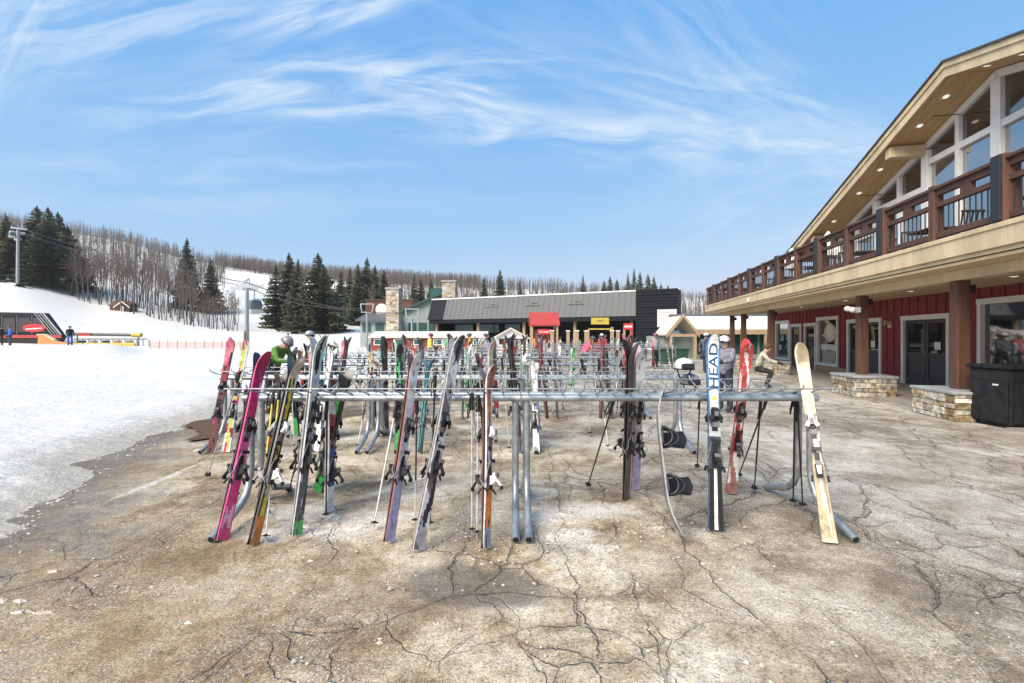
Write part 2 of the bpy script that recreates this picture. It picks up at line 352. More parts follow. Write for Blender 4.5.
def snow_mat():
    m, nt, b = node_mat('old_snow'); t = NT(nt); p = t.pos()
    a = nt.nodes.new('ShaderNodeAttribute'); a.attribute_name = 'dirt'
    n1, n2, n3 = t.noise(p, .8, 6, .6), t.noise(p, 6, 6, .65), t.noise(p, 40, 4, .7)
    d = t.math('ADD', a.outputs['Fac'], t.math('MULTIPLY', t.math('SUBTRACT', n2, .5), .8))
    c = t.mix(t.rng(n1, .3, .7), (.585,.565,.538), (.65,.63,.60))
    c = t.mix(t.math('MULTIPLY', t.rng(d, .22, .85), .8), c, (.36,.32,.265))
    sp = t.math('MULTIPLY', t.rng(n3, .62, .70), t.rng(n2, .45, .6)); c = t.mix(t.math('MULTIPLY', t.math('MULTIPLY', sp, t.rng(a.outputs['Fac'], -.05, .5)), .7), c, (.30,.25,.19))
    nt.links.new(c, b.inputs['Base Color']); b.inputs['Roughness'].default_value = .75
    b.inputs['Subsurface Weight'].default_value = 0
    tr = t.noise(t.mapping(p, (.5,3.5,1), (0,0,0), (0,0,.5)), 2.2, 5, .7)
    t.bump(b, t.math('ADD', t.math('ADD', t.math('MULTIPLY', n2, .9), t.math('MULTIPLY', n3, .15)), t.math('MULTIPLY', tr, .35)), .06); return m
M['ground'] = ground_mat(); M['snow'] = snow_mat()

def grid_obj(name, xs, ys, zf, m, attr, af):
    nx, ny = len(xs), len(ys)
    vs = []; av = []
    for y in ys:
        for x in xs:
            z, d = zf(x, y); vs.append((x, y, z)); av.append(af(x, y, d))
    fs = [(j*nx+i, j*nx+i+1, (j+1)*nx+i+1, (j+1)*nx+i) for j in range(ny-1) for i in range(nx-1)]
    me = bpy.data.meshes.new(name); me.from_pydata(vs, [], fs); me.materials.append(m)
    me.polygons.foreach_set('use_smooth', [True]*len(fs))
    at = me.attributes.new(attr, 'FLOAT', 'POINT'); at.data.foreach_set('value', av)
    return link(name, me)
def ticks(segs):
    out = []
    for a, b, st in segs:
        n = max(1, round((b-a)/st)); out += [a + (b-a)*i/n for i in range(n)]
    return out + [segs[-1][1]]
def wetness(X, Y, d):
    e = edge_x(Y); dd = X - e
    w = .85*math.exp(-max(0, dd)/1.3) if Y < 22 else 0
    for (cx, cy, rx, ry, k) in ((-.25,2.98,.50,.30,1.25), (-.1,3.6,1.0,.45,.6), (-4.6,7.5,1.3,.9,.9), (-3.4,2.6,1.2,.5,.35), (2.6,2.75,.30,.30,.6), (-1.7,3.1,1.6,.4,.35),(-3.0,4.6,1.4,.4,.35),(1.2,5.5,1.2,.6,.4)):
        w = max(w, k*math.exp(-(((X-cx)/rx)**2 + ((Y-cy)/ry)**2)))
    return w
def ground_z(X, Y):
    if abs(X) > 30 or Y > 40 or Y < -5: return -.0, 0
    z = .012*noise.noise((X*.8, Y*.8, 0)) + .004*noise.noise((X*4, Y*4, 1))
    z -= .03*math.exp(-(((X+.2)/.7)**2 + ((Y-3.05)/.35)**2))
    return z - .004, 0
g = grid_obj('ground', ticks([(-1400,-300,275),(-300,-30,30),(-30,-8,.6),(-8,7,.07),(7,30,.4),(30,300,30),(300,1400,275)]),
             ticks([(-1400,-200,300),(-200,-5,15),(-5,1,.5),(1,9,.07),(9,40,.35),(40,300,30),(300,1400,275)]), ground_z, M['ground'], 'wet', wetness)
SALT = ((570,535,.34,.16),(545,515,.3,.3),(600,548,.2,.1),(345,528,.5,.28),(300,513,.4,.35),(384,516,.35,.2),(270,535,.3,.2),(655,528,.12,.06),(600,510,.5,.25),(165,478,.06,.9))
me_ = g.data; at_ = me_.attributes.new('salt', 'FLOAT', 'POINT'); sv = []
SG = [(G(a, b_).x, G(a, b_).y, rx, ry) for a, b_, rx, ry in SALT]
for v in me_.vertices:
    x, y = v.co.x, v.co.y; sv.append(max(math.exp(-(((x-cx)/rx)**2+((y-cy)/ry)**2)) for cx, cy, rx, ry in SG) if -6 < x < 6 and 2 < y < 9 else 0)
at_.data.foreach_set('value', sv)
tag(g, 'cracked tan asphalt lot with wet stains and road salt', 'ground', kind='structure')

# snow: one sheet thinning out to nothing at the lot and rising as the ski hill
cols = list(range(-700, 1720, 6)); rows = []; y = 1.2
while y < 420: rows.append(y); y *= 1.0135
def snow_pt(X, Y):
    z, d = snow_h(X, Y)
    if Y > 64: z = .1 + hill(X, Y) + .02
    return z, d
vs, av = [], []
for Y in rows:
    for px in cols:
        X = (px-512)/F*Y; z, d = snow_pt(X, Y); vs.append((X, Y, z))
        av.append(.95*math.exp(-max(0, d)/.45) + .42*math.exp(-max(0, d)/2.6) + .04 if Y < 60 else .02)
nx, ny = len(cols), len(rows); fs = []
for j in range(ny-1):
    for i in range(nx-1):
        q = (j*nx+i, j*nx+i+1, (j+1)*nx+i+1, (j+1)*nx+i)
        if max(vs[k][2] for k in q) > -.03: fs.append(q)
me = bpy.data.meshes.new('ski_slope'); me.from_pydata(vs, [], fs); me.materials.append(M['snow'])
me.polygons.foreach_set('use_smooth', [True]*len(fs))
at = me.attributes.new('dirt', 'FLOAT', 'POINT'); at.data.foreach_set('value', av)
tag(link('snow_slope', me), 'bright snow field rising into the ski hill', 'snow', kind='structure')
# snow behind the photographer's left, so that window panes have a field to mirror
b = MB(); b.add([(-400,-300,.05),(-6,-300,.05),(-4,1.3,.03),(-400,1.3,.05)], [(0,1,2,3)])
o = b.build('snow_field', M['snow']); tag(o, 'snow field behind the photographer', 'snow', kind='structure')

# thin leftovers of ice between the rack feet and crumbs of snow
M['ice'] = mat('dirty_ice', (.62,.59,.54), .6, 0, .45, 16, (.38,.31,.23), .012)
b = MB(); rr = random.Random(3)
def patch(cx, cy, rx, ry, hh):
    n, k = 26, 5; vs = [(cx, cy, hh)]; fs = []
    for j in range(1, k+1):
        for i in range(n):
            a = 2*math.pi*i/n; w = 1 + .45*noise.noise((math.cos(a)*1.5+cx*3, math.sin(a)*1.5+cy*3, .5)) + .25*noise.noise((math.cos(a)*4+cx, math.sin(a)*4, 3))
            t = j/k; vs.append((cx+math.cos(a)*rx*w*t, cy+math.sin(a)*ry*w*t, (hh*(1-t**2) if j < k else -.03) + (.012*noise.noise((cx*9+math.cos(a)*t*5, cy*9+math.sin(a)*t*5, 1)) if j < k else 0)))
    fs += [(0, 1+i, 1+(i+1)%n) for i in range(n)]
    for j in range(1, k): fs += [(1+(j-1)*n+i, 1+j*n+i, 1+j*n+(i+1)%n, 1+(j-1)*n+(i+1)%n) for i in range(n)]
    b.add(vs, fs, 0, None, True)
PATCH = ((570,535,.32,.14,.022),(545,516,.25,.2,.018),(600,548,.14,.06,.018),(345,528,.42,.20,.035),(300,515,.3,.25,.025),(384,516,.3,.12,.02),(270,535,.22,.1,.02),
                           (655,528,.10,.05,.018),(640,534,.06,.03,.012),(716,524,.07,.03,.012),(725,580,.06,.022,.012),(640,583,.03,.02,.01),(560,508,.3,.1,.012),(20,600,.16,.03,.012),(30,612,.2,.02,.01),(40,571,.12,.02,.01),(450,372,2.5,.6,.05),(205,450,.25,.15,.02))
for px, py, rx, ry, hh in PATCH:
    c = G(px, py)
    for q in range(3 if rx > .12 else 1):
        k_ = rr.uniform(.12,.38); patch(c.x+rr.gauss(0,.5)*rx, c.y+rr.gauss(0,.5)*ry, max(.015,rx*k_), max(.01,ry*k_), hh*rr.uniform(.4,.9))
tag(b.build('ice_patches', M['ice']), 'thin leftovers of dirty ice frozen to the lot', 'ice', kind='stuff')
b = MB()
for i in range(520):
    if i < 300: c = G(rr.gauss(560,90), 520+abs(rr.gauss(10,25)))
    else: c = G(rr.uniform(0,1024), rr.uniform(450,683))
    s = rr.uniform(.004,.013) * (1.6 if rr.random() < .1 else 1)
    vs = [(c.x+s*rr.uniform(.6,1.4)*dx, c.y+s*rr.uniform(.6,1.4)*dy, s*rr.uniform(.4,1)*dz) for dx,dy,dz in ((1,0,0),(-1,0,0),(0,1,0),(0,-1,0),(0,0,1))]
    b.add(vs, [(0,2,4),(2,1,4),(1,3,4),(3,0,4)])
for i in range(420):     # crumbling edge of the snow
    Y = 2.6 + 8*rr.random()**1.2; x = edge_x(Y) + abs(rr.gauss(0,.22)) - .12; s = rr.uniform(.006,.02)*(1.6 if rr.random() < .12 else 1)
    vs = [(x+s*rr.uniform(.6,1.5)*dx, Y+s*rr.uniform(.6,1.5)*dy, s*rr.uniform(.3,.9)*dz) for dx,dy,dz in ((1,0,0),(-1,0,0),(0,1,0),(0,-1,0),(0,0,1))]
    b.add(vs, [(0,2,4),(2,1,4),(1,3,4),(3,0,4)])
tag(b.build('snow_crumbs', M['ice']), 'crumbs of ice and salt scattered over the asphalt', 'ice crumbs', kind='stuff')
# puddle of brown meltwater
m, nt, bs = node_mat('muddy_water'); bs.inputs['Base Color'].default_value = (.10,.055,.022,1); bs.inputs['Roughness'].default_value = .35; bs.inputs['Specular IOR Level'].default_value = .03
M['water'] = m; b = MB()
for pts in (((178,425),(205,421),(222,420),(232,425),(228,432),(212,440),(186,442),(200,436),(196,430)), ((262,410),(280,406),(298,405),(302,409),(286,414),(268,415))):
    q = [G(*p) for p in pts]; q = [q[i].lerp(q[(i+1)%len(q)], t_) for i in range(len(q)) for t_ in (0,.25,.5,.75)]; q = [(q[i-2]+q[i-1]+q[i]+q[(i+1)%len(q)]+q[(i+2)%len(q)])/5 + Vector((.10*noise.noise(q[i]*3.1),.16*noise.noise(q[i]*2.7+Vector((5,0,0))),0)) for i in range(len(q))]; b.add([(v.x, v.y, .022) for v in q], [tuple(range(len(q)))])
tag(b.build('puddle', M['water']), 'brown meltwater lying at the snow edge', 'puddle', kind='structure')

# ------------------------------------------------------------------ trees
def spruce_bm(h, w, seed, dens=1.0, shade=1.0):
    r = random.Random(seed); tr = MB(); cr = MB()
    tr.tube([(0,0,-.5),(r.uniform(-.1,.1),0,h*.5),(0,0,h*.97)], [h*.016,h*.009,h*.002], 6)
    z = h*.07; lv = int(36*dens)
    for i in range(lv):
        t = i/(lv-1); zz = lerp(h*.06, h*.985, t**.92) + r.uniform(-.02,.02)*h*(1-t); rad = w*(1-t)**.85*(.82+.3*r.random()) + h*.008
        nb = max(5, int(11*(1-t)+5)); ph = r.random()*6
        for k in range(nb):
            if r.random() < .10: continue
            a = ph + 2*math.pi*k/nb + r.uniform(-.25,.25); L = rad*r.uniform(.62,1.15); ca, sa = math.cos(a), math.sin(a)
            base = Vector((0,0,zz)); tip = Vector((ca*L, sa*L, zz - L*r.uniform(.12,.42) + .1)); side = Vector((-sa,ca,0))
            g = r.uniform(.55,1.35)*shade; col = (.052*g, .066*g, .032*g) if r.random() < .7 else (.11*g,.10*g,.055*g)
            ns = 4
            for q in range(ns):   # drooping sprays along the branch
                f = (q+.8)/ns; c = base.lerp(tip, f); wd = L*.22*(1.25-f)+.14; dr = r.uniform(.10,.30)*(1+L*.18); fw = Vector((ca,sa,0))*L/ns*.85
                for sg in (-1,1):
                    e = c + side*sg*wd*r.uniform(.8,1.5) + fw*r.uniform(.2,.8) - Vector((0,0,dr*r.uniform(.3,1.2)))
                    cr.add([c - fw*.5, c + fw*.6, e], [(0,1,2)], 0, col)
                cr.add([c - fw*.5, c + fw, c + fw*.3 - Vector((0,0,dr*1.5))], [(0,1,2)], 0, col)
    cr.add([(-.12,0,h*.93),(.12,0,h*.93),(0,0,h*1.02)], [(0,1,2)], 0, (.03,.04,.02))
    return tr, cr
def bare_bm(h, seed, n=3, nb=9, thick=.012, spread=.30):
    r = random.Random(seed); tr = MB(); cr = MB()
    pts = [Vector((0,0,-.4))]; dx = dy = 0
    for i in range(1,7):
        dx += r.uniform(-.02,.02)*h; dy += r.uniform(-.02,.02)*h; pts.append(Vector((dx,dy,h*i/6*.97)))
    tr.tube(pts, [h*thick*(1-.86*i/6) for i in range(7)], 5)
    def at(t): i = min(5, int(t*6)); return pts[i].lerp(pts[i+1], t*6-i)
    for k in range(nb):
        t = r.uniform(.38,.97); p = at(t); a = r.random()*6.283; L = h*spread*(1.1-t)*r.uniform(.6,1.3)+h*.05
        d = Vector((math.cos(a)*.75, math.sin(a)*.75, r.uniform(.6,1.3))).normalized(); q = p + d*L*.5; e = q + (d+Vector((0,0,.4))).normalized()*L*.5
        cr.tube([p,q,e], [h*thick*.34*(1.1-t)+.008, h*thick*.2*(1.1-t)+.006, .006], n, caps=False)
        for s in range(6):
            u = p.lerp(e, r.uniform(.3,1)); d2 = (d + Vector((r.uniform(-1,1),r.uniform(-1,1),r.uniform(0,.9)))).normalized()
            cr.tube([u, u+d2*L*r.uniform(.25,.5)], [.020,.009], n, caps=False)
    return tr, cr
PROTO = {}
def proto(kind, i):
    k = (kind, i)
    if k not in PROTO:
        if kind == 'spruce':
            h, w, dn, sh = ((10,2.3,1,1),(10,1.75,1,.9),(10,1.5,.9,1.05),(10,2.0,1.1,1.25))[i]
            t, c = spruce_bm(h, w, 40+i, dn, sh); PROTO[k] = (t.mesh('trunk', [M['bark']]), c.mesh('crown', [M['needles']]))
        else:
            t, c = bare_bm(10, 70+i, 3, (14,18,22,12)[i%4], (.010,.012,.009,.014)[i%4], (.22,.3,.26,.18)[i%4]); PROTO[k] = (t.mesh('trunk', [M['bark']]), c.mesh('crown', [M['twig']]))
    return PROTO[k]
def tree(kind, i, X, Y, h, label, cat, group=None, wide=1.0):
    t, c = proto(kind, i); o = empty({'spruce':'spruce_tree','bare':'bare_tree'}[kind], (X, Y, hill(X, Y)), R.random()*6.28); s = h/10; o.scale = (s*wide, s*wide, s)
    link('trunk', t, o); link('crown', c, o); tag(o, label, cat, group); return o
def spruce_px(px, top, Y, label, group, wide=1.0):
    X = (px-512)/F*Y; z = hill(X, Y); h = H + (HZ-top)/F*Y - z
    tree('spruce', R.randrange(4), X, Y, max(3, h), label, 'tree', group, wide)
for px, tp in ((-34,224),(-18,212),(6,214),(14,224),(26,226),(37,206),(48,207),(58,212),(68,226)):
    spruce_px(px, tp, 132+R.uniform(-5,9), 'tall dark spruce in the dense clump by the left lift tower', 'spruces at the left lift tower', R.uniform(1.15,1.6))
for px, tp, lb in ((187,238,'spruce with broad crown standing alone above the bare tree belt'),(211,258,'small pointed spruce at the end of the bare tree belt')):
    spruce_px(px, tp, 142, lb, None, 1.1)
for px, tp in ((276,264),(289,253),(298,259),(318,253),(324,264)):
    spruce_px(px, tp, 118+R.uniform(-6,12), 'large dark spruce in the clump beside the ski run', 'spruces beside the ski run', R.uniform(1.1,1.55))
for px, tp in ((341,270),(350,266),(358,263),(367,257),(375,265),(384,268)):
    spruce_px(px, tp, 150+R.uniform(-8,10), 'slim spruce in the group behind the brown shingled block', 'spruces behind the brown block')
for px, tp in ((414,273),(421,277),(431,278),(484,277),(500,269),(520,280)):
    spruce_px(px, tp, 175+R.uniform(-8,10), 'dark spruce rising behind the green gabled building', 'spruces behind the gabled building')
for px, tp in ((583,275),(604,280),(610,276),(617,279),(628,273),(634,269),(640,272),(648,274),(654,276),(661,283),(668,285)):
    spruce_px(px, tp, 92+R.uniform(-6,8), 'spruce tip showing above the flat roof of the dark lift terminal', 'spruces behind the lift terminal', .95)
# belt of bare trees between the slope and the upper run
LB = [(0,286),(60,292),(111,306),(139,314),(200,325),(233,331)]
for k in range(150):
    px = 62 + 176*(k+R.random()*.8)/150; row = R.random()
    Y = lerp(128, 106, (px-60)/175) + row**1.5*24; X = (px-512)/F*Y
    tree('bare', R.randrange(4), X, Y, (R.uniform(9,17) if px < 195 else R.uniform(6.5,10)) , 'slender leafless tree in the belt along the left snow slope', 'tree', 'bare trees along the slope')
for px, Y, h, lb in ((372,95,13,'pale leafless tree in front of the dark spruces by the stone chimney'),(563,88,12,'tall leafless tree behind the middle of the lift terminal'),(571,90,11,'bare tree just right of the tallest bare tree behind the terminal'),(690,75,7,'leafless tree behind the timber gabled hut at right')):
    tree('bare', 2, (px-512)/F*Y, Y, h, lb, 'tree', None)
# the wood on the hill, one mass
b = MB(); r = random.Random(11)
def stick(x, y, z, h):
    w = h*.012+.04; lean = r.uniform(-.05,.05)*h; g = r.uniform(.75,1.25); c = (.135*g,.108*g,.088*g)
    top = Vector((x+lean, y, z+h)); bs = Vector((x, y, z-.5))
    b.add([bs+Vector((-w,0,0)), bs+Vector((w,0,0)), top+Vector((.03,0,0)), top+Vector((-.03,0,0))], [(0,1,2,3)], 0, c)
    b.add([bs+Vector((0,-w,0)), bs+Vector((0,w,0)), top], [(0,1,2)], 0, c)
    for k in range(14):
        t = r.uniform(.25,.98); p = bs.lerp(top, t); a = r.random()*6.283; L = h*.26*(1.15-t)*r.uniform(.6,1.4)
        e = p + Vector((math.cos(a)*L*.7, math.sin(a)*L*.7, L*r.uniform(.5,1.1))); s = .07
        b.add([p+Vector((-s,0,0)), p+Vector((s,0,0)), e], [(0,1,2)], 0, c)
        for q in range(3):
            u = p.lerp(e, r.uniform(.4,.9)); e2 = u + Vector((r.uniform(-1,1), r.uniform(-1,1), r.uniform(.2,1)))*L*.4
            b.add([u+Vector((-.05,0,0)), u+Vector((.05,0,0)), e2], [(0,1,2)], 0, c)
cnt = 0
while cnt < 10500:
    px = r.uniform(-700, 1150); Y = 150 + 250*r.random()**.8; X = (px-512)/F*Y
    if px > 760 and r.random() < .6: continue
    lim = interp([-700,60,160,235,300,345,420,640,1150], [150,150,155,330,330,190,190,170,170], px)
    if 150 < px < 225: lim = 165
    if 225 <= px < 340 and Y < 330 and r.random() < .97: continue
    if Y < lim: continue
    if Y < 210 and px < 230 and r.random() < .45: continue
    stick(X, Y, hill(X, Y), r.uniform(6.5,12.5)*(.8 if px > 640 else 1)); cnt += 1
M['wood'] = attr_mat('bare_wood', .95, .2, .5)
for q in range(1500):
    px = r.uniform(215, 480); Y = r.uniform(335, 400); X = (px-512)/F*Y; stick(X, Y, hill(X, Y), r.uniform(9,13))
tag(b.build('hillside_wood', M['wood']), 'leafless brown wood covering the hill behind', 'wood', kind='stuff')
# ------------------------------------------------------------------ the red lodge at the right
TH = math.atan(88/455.11); CT, ST = math.cos(TH), math.sin(TH)
def LY(a, Y): return a*ST + Y/CT          # position along the wall for depth Y on the line with intercept a
def lodge_root(name, lx, ly, lz=0):
    o = empty(name, (lx*CT + ly*ST, -lx*ST + ly*CT, lz), -TH); o['_'] = 0; del o['_']; return o
LO = (10.0, 15.0, 0.0)
lodge = lodge_root('lodge', *LO); tag(lodge, 'red board and batten ski lodge with timber balcony and glazed gable', 'building')
def LP(mb, name, mats, parent=lodge, bevel=0): return mb.build(name, mats, parent, LO, bevel)
WX = 10.0; WY0, WY1 = 3.0, 29.2
opens = [  # y0, y1, z0, z1, kind
    (11.0,14.4,.72,2.56,'win'), (15.40,17.55,0,2.24,'door'), (18.68,21.0,0,2.24,'door'), (21.72,23.66,.30,2.44,'win'),
    (23.74,25.0,0,2.2,'door1'), (25.35,26.75,0,2.2,'door1'), (26.83,28.75,.32,2.42,'win')]
# wall with real openings
b = MB(); y = WY0
for y0,y1,z0,z1,k in opens:
    i0, i1, j0, j1 = y0+.1, y1-.1, (z0+.1 if z0 else 0), z1-.1
    b.box(WX, WX+.22, y, i0, 0, 2.9)
    if j0: b.box(WX, WX+.22, i0, i1, 0, j0)
    b.box(WX, WX+.22, i0, i1, j1, 2.9); y = i1
b.box(WX, WX+.22, y, WY1, 0, 2.9)
b.box(WX+.23, 26, WY1-.22, WY1, 0, 2.9); b.box(WX+.23, 26, WY0, WY0+.2, 0, 2.9); b.box(25.8, 26.02, WY0, WY1, 0, 2.9)
yy = WY0+.2
while yy < WY1:
    blk = [o for o in opens if o[0]-.04 < yy < o[1]+.04]
    z0 = .26
    if blk: z0 = blk[0][3]+.003
    b.box(WX-.026, WX+.01, yy-.028, yy+.028, z0, 2.88); 
    if blk and blk[0][2] > .5: b.box(WX-.026, WX+.01, yy-.028, yy+.028, .26, blk[0][2]-.003)
    yy += .40
LP(b, 'wall', M['red'])
b = MB(); y = WY0
for y0,y1,z0,z1,k in opens:
    if z0 == 0: b.box(WX-.035, WX+.005, y, y0-.003, 0, .25); y = y1+.003
b.box(WX-.035, WX+.005, y, WY1, 0, .25); LP(b, 'kickboard', M['tan'], bevel=.004)
for n,(y0,y1,z0,z1,k) in enumerate(opens):
    f = MB(); w = .12; x0, x1 = WX-.05, WX+.10
    f.box(x0,x1,y0,y0+w,z0,z1); f.box(x0,x1,y1-w,y1,z0,z1); f.box(x0-.004,x1,y0-.02,y1+.02,z1-w-.002,z1+.03)
    if k == 'win':
        f.box(x0-.03,x1,y0-.03,y1+.03,z0-.04,z0+w-.02)
        o = LP(f, 'window', M['white'], bevel=.005); p = MB(); p.box(WX+.06, WX+.075, y0+w, y1-w, z0+.1, z1-w); LP(p, 'pane', M['glass'], o)
        if n == 3:
            d = MB(); d.disc((WX+.058, (y0+y1)/2-.1, 1.75), (-1,0,0), .52, .012, 24, 0, (.62,.56,.42), .42)
            d.disc((WX+.045, (y0+y1)/2-.1, 1.78), (-1,0,0), .30, .008, 20, 0, (.75,.70,.58), .24)
            d.box(WX+.046,WX+.058,y0+.25,y1-.25,.98,1.22,0,(.7,.7,.68)); d.box(WX+.046,WX+.058,y0+.4,y1-.4,.45,.9,0,(.35,.33,.29)); LP(d, 'window_display', M['plastic'], o)
        if n == 6:
            d = MB(); rr = random.Random(5)
            for q in range(9):
                yy = rr.uniform(y0+.25,y1-.5); zz = rr.uniform(.5,1.6); s = rr.uniform(.12,.3); d.box(WX+.048-q*.0005,WX+.058,yy,yy+s,zz,zz+s*rr.uniform(.6,1.3),0,rr.choice([(.2,.4,.35),(.5,.5,.5),(.4,.1,.08),(.1,.2,.25)]))
            LP(d, 'window_display', M['plastic'], o)
    else:
        o = LP(f, 'door_frame', M['white'], bevel=.005); lv = 2 if k == 'door' else 1; ww = (y1-y0-2*w)/lv
        for q in range(lv):
            a, c = y0+w+q*ww+.012, y0+w+(q+1)*ww-.012; top = z1-w-.01; d = MB(); s = .11; dx0, dx1 = WX+.02, WX+.07
            mid = 1.02 if k == 'door' else .55
            d.box(dx0,dx1,a,a+s,.03,top); d.box(dx0,dx1,c-s,c,.03,top); d.box(dx0+.001,dx1,a+s,c-s,.03,.03+.22); d.box(dx0+.001,dx1,a+s,c-s,top-s,top); d.box(dx0+.001,dx1,a+s,c-s,mid-.06,mid+.06)
            d.box(dx0+.02,dx1-.003,a+s,c-s,.25,mid-.06)
            dd = LP(d, 'door', M['door'], o, .004); p = MB(); p.box(dx0+.025,dx1-.012,a+s,c-s,mid+.06,top-s); 
            p2 = LP(p, 'door_glass', M['glass2'], o)
            h = MB(); hy = (c-.05) if q == 0 else (a+.05); h.tube([(dx0,hy,.95),(dx0-.05,hy,.95),(dx0-.05,hy,1.15),(dx0,hy,1.15)], .011, 6); LP(h, 'handle', M['wire'], o)
            if k == 'door' and q == 0 and n == 1 or (k == 'door' and n == 2):
                s2 = MB(); s2.box(dx0+.020,dx0+.0245,(a+c)/2-.13,(a+c)/2+.12,1.18,1.42,0,(.75,.74,.70)); LP(s2, 'notice', M['plastic'], o)
# porch: concrete slab, posts, beam, ceiling
b = MB(); b.box(6.9, WX-.004, WY0, 29.1, -.05, .035); LP(b, 'porch_slab', M['concrete'])
b = MB(); b.box(6.34, WX-.003, WY0, 29.3, 2.885, 2.94); LP(b, 'porch_ceiling', M['porch'])
b = MB(); b.box(6.84, 7.10, WY0, 26.6, 2.69, 2.883); LP(b, 'porch_beam', M['cream'], bevel=.01)
PY = [7.08, 10.49, 13.91, 20.59, 24.27, 26.25]
for y in PY:
    b = MB(); b.box(6.86, 7.08, y-.11, y+.11, .54 if y < 26 else 0, 2.686)
    o = LP(b, 'porch_post', M['brown'], bevel=.012)
    b = MB(); b.cbox(7.13,y-.02,2.52,.10,.14,.16); LP(b, 'post_bracket', M['black'], o)
# stone plinths laid stone by stone
SR = random.Random(21)
def scol():
    v = SR.uniform(.75,1.2); c = SR.choice([(.46,.40,.31),(.54,.49,.40),(.40,.36,.31),(.50,.38,.24),(.35,.25,.15),(.60,.56,.48),(.44,.41,.37)]); return (c[0]*v,c[1]*v,c[2]*v)
def stone_faces(b, x0, x1, y0, y1, z0, z1, sides='xyXY', mn=.18, mx=.46, ch=(.09,.17)):
    b.box(x0+.03,x1-.03,y0+.03,y1-.03,z0,z1,0,(.24,.22,.19))
    for sd in sides:
        lo, hi = (y0,y1) if sd in 'xX' else (x0,x1); z = z0
        while z < z1-.02:
            h = min(SR.uniform(*ch), z1-z); h = h if z1-z-h > .05 else z1-z; u = lo
            while u < hi-.02:
                w = min(SR.uniform(mn,mx), hi-u); w = w if hi-u-w > .08 else hi-u; pr = SR.uniform(.0,.028); g = .006
                uu0, uu1, zz0, zz1 = u+g, u+w-g, z+g, z+h-g
                if sd == 'x': b.box(x0-pr,x0+.05,uu0,uu1,zz0,zz1,0,scol())
                if sd == 'X': b.box(x1-.05,x1+pr,uu0,uu1,zz0,zz1,0,scol())
                if sd == 'y': b.box(uu0,uu1,y0-pr,y0+.05,zz0,zz1,0,scol())
                if sd == 'Y': b.box(uu0,uu1,y1-.05,y1+pr,zz0,zz1,0,scol())
                u += w
            z += h
for y in PY[:5]:
    b = MB(); stone_faces(b, 6.50, 7.46, y-.58, y+.58, 0, .50); o = LP(b, 'stone_plinth', M['stone'], bevel=.008)
    c = MB(); c.box(6.46,7.50,y-.62,y+.62,.50,.56); LP(c, 'plinth_cap', M['cap'], o, .012)
# balcony
FX = 6.25; DY1 = 29.35
b = MB(); b.box(FX+.09, WX+.05, WY0, DY1-.06, 2.95, 3.38); LP(b, 'balcony_deck', M['brownrail'])
b = MB(); b.box(FX, FX+.085, WY0, DY1, 3.03, 3.40); b.box(FX+.09, WX+.2, DY1-.055, DY1, 3.03, 3.40); b.box(FX+.05,FX+.088,WY0,DY1-.07,2.955,3.028); b.box(FX-.025, FX-.002, WY0, DY1+.02, 3.33, 3.41); LP(b, 'balcony_fascia', M['cream'], bevel=.006)
rail = MB()
RX = FX+.13
for z0,z1,w in ((4.40,4.455,.20),(4.29,4.398,.09),(4.06,4.15,.09),(3.47,3.58,.09)): rail.box(RX-w/2,RX+w/2,WY0,DY1-.05,z0,z1); rail.box(RX+w/2+.01,WX+5,DY1-.13-w/2,DY1-.13+w/2,z0,z1)
ro = LP(rail, 'railing', M['brownrail'], bevel=.006)
posts = [LY(6.37, 7.3+1.53*k) for k in range(-2,14)]
for k, y in enumerate(posts):
    big = k % 2 == 0; w = .22 if big else .15
    b = MB(); b.box(RX-w/2-.012,RX+w/2+.012,y-w/2,y+w/2,3.41,4.50); LP(b, 'railing_post', M['brown'], ro, .01)
    if big: b = MB(); b.box(RX-w/2-.05,RX-w/2-.014,y-w/2+.02,y+w/2-.02,3.44,4.49); LP(b, 'post_face', M['slate'], ro, .004)
b = MB(); y = WY0
while y < DY1-.1:
    b.tube([(RX,y,3.56),(RX,y,4.08)], .011, 5, caps=False); y += .125
x = RX+.2
while x < WX+5: b.tube([(x,DY1-.13,3.56),(x,DY1-.13,4.08)], .011, 5, caps=False); x += .125
LP(b, 'balusters', M['black'], ro)
b = MB()
for k in range(len(posts)-1):
    for f in (.5,): y = lerp(posts[k],posts[k+1],f); b.box(RX-.04,RX+.04,y-.12,y+.12,4.152,4.288)
LP(b, 'rail_blocks', M['brownrail'], ro)
# gable: white frame, panes
RY = 13.8; PITCH = .315
def und(y): return 8.42 - PITCH*abs(y-RY)
UY0, UY1 = RY-8.7, RY+8.7
b = MB(); X0, X1 = WX-.05, WX+.16
def sl(y0, y1, dz0, dz1, x0=X0, x1=X1):     # sloping band under the roof
    b.prism([(y0,und(y0)-dz0),(y1,und(y1)-dz0),(y1,und(y1)-dz1),(y0,und(y0)-dz1)], 'x', x0, x1)
b2 = b
for s in (-1,1):
    if s > 0: sl(RY, UY1, .0, .20)
    else: sl(UY0, RY, .0, .20)
mull = []
for s in (-1,1):
    for k,dy in enumerate((0,1.3,2.6,3.9,5.2,6.5,7.8)):
        if s < 0 and dy == 0: continue
        w = .30 if k % 2 == 0 else .15; y = RY+s*dy; b.box(X0-.012*(k%2==0),X1,y-w/2,y+w/2,3.405,und(abs(dy)+w/2+RY)-.19)
    for d0,d1,z in ((0,2.6,6.98),(2.6,5.2,6.22),(5.2,7.8,5.42)):
        y0, y1 = sorted((RY+s*d0, RY+s*d1)); b.box(X0+.006,X1-.004,y0+.16,y1-.16,z-.09,z+.09); b.box(X0+.006,X1-.004,y0+.16,y1-.16,3.406,3.75)
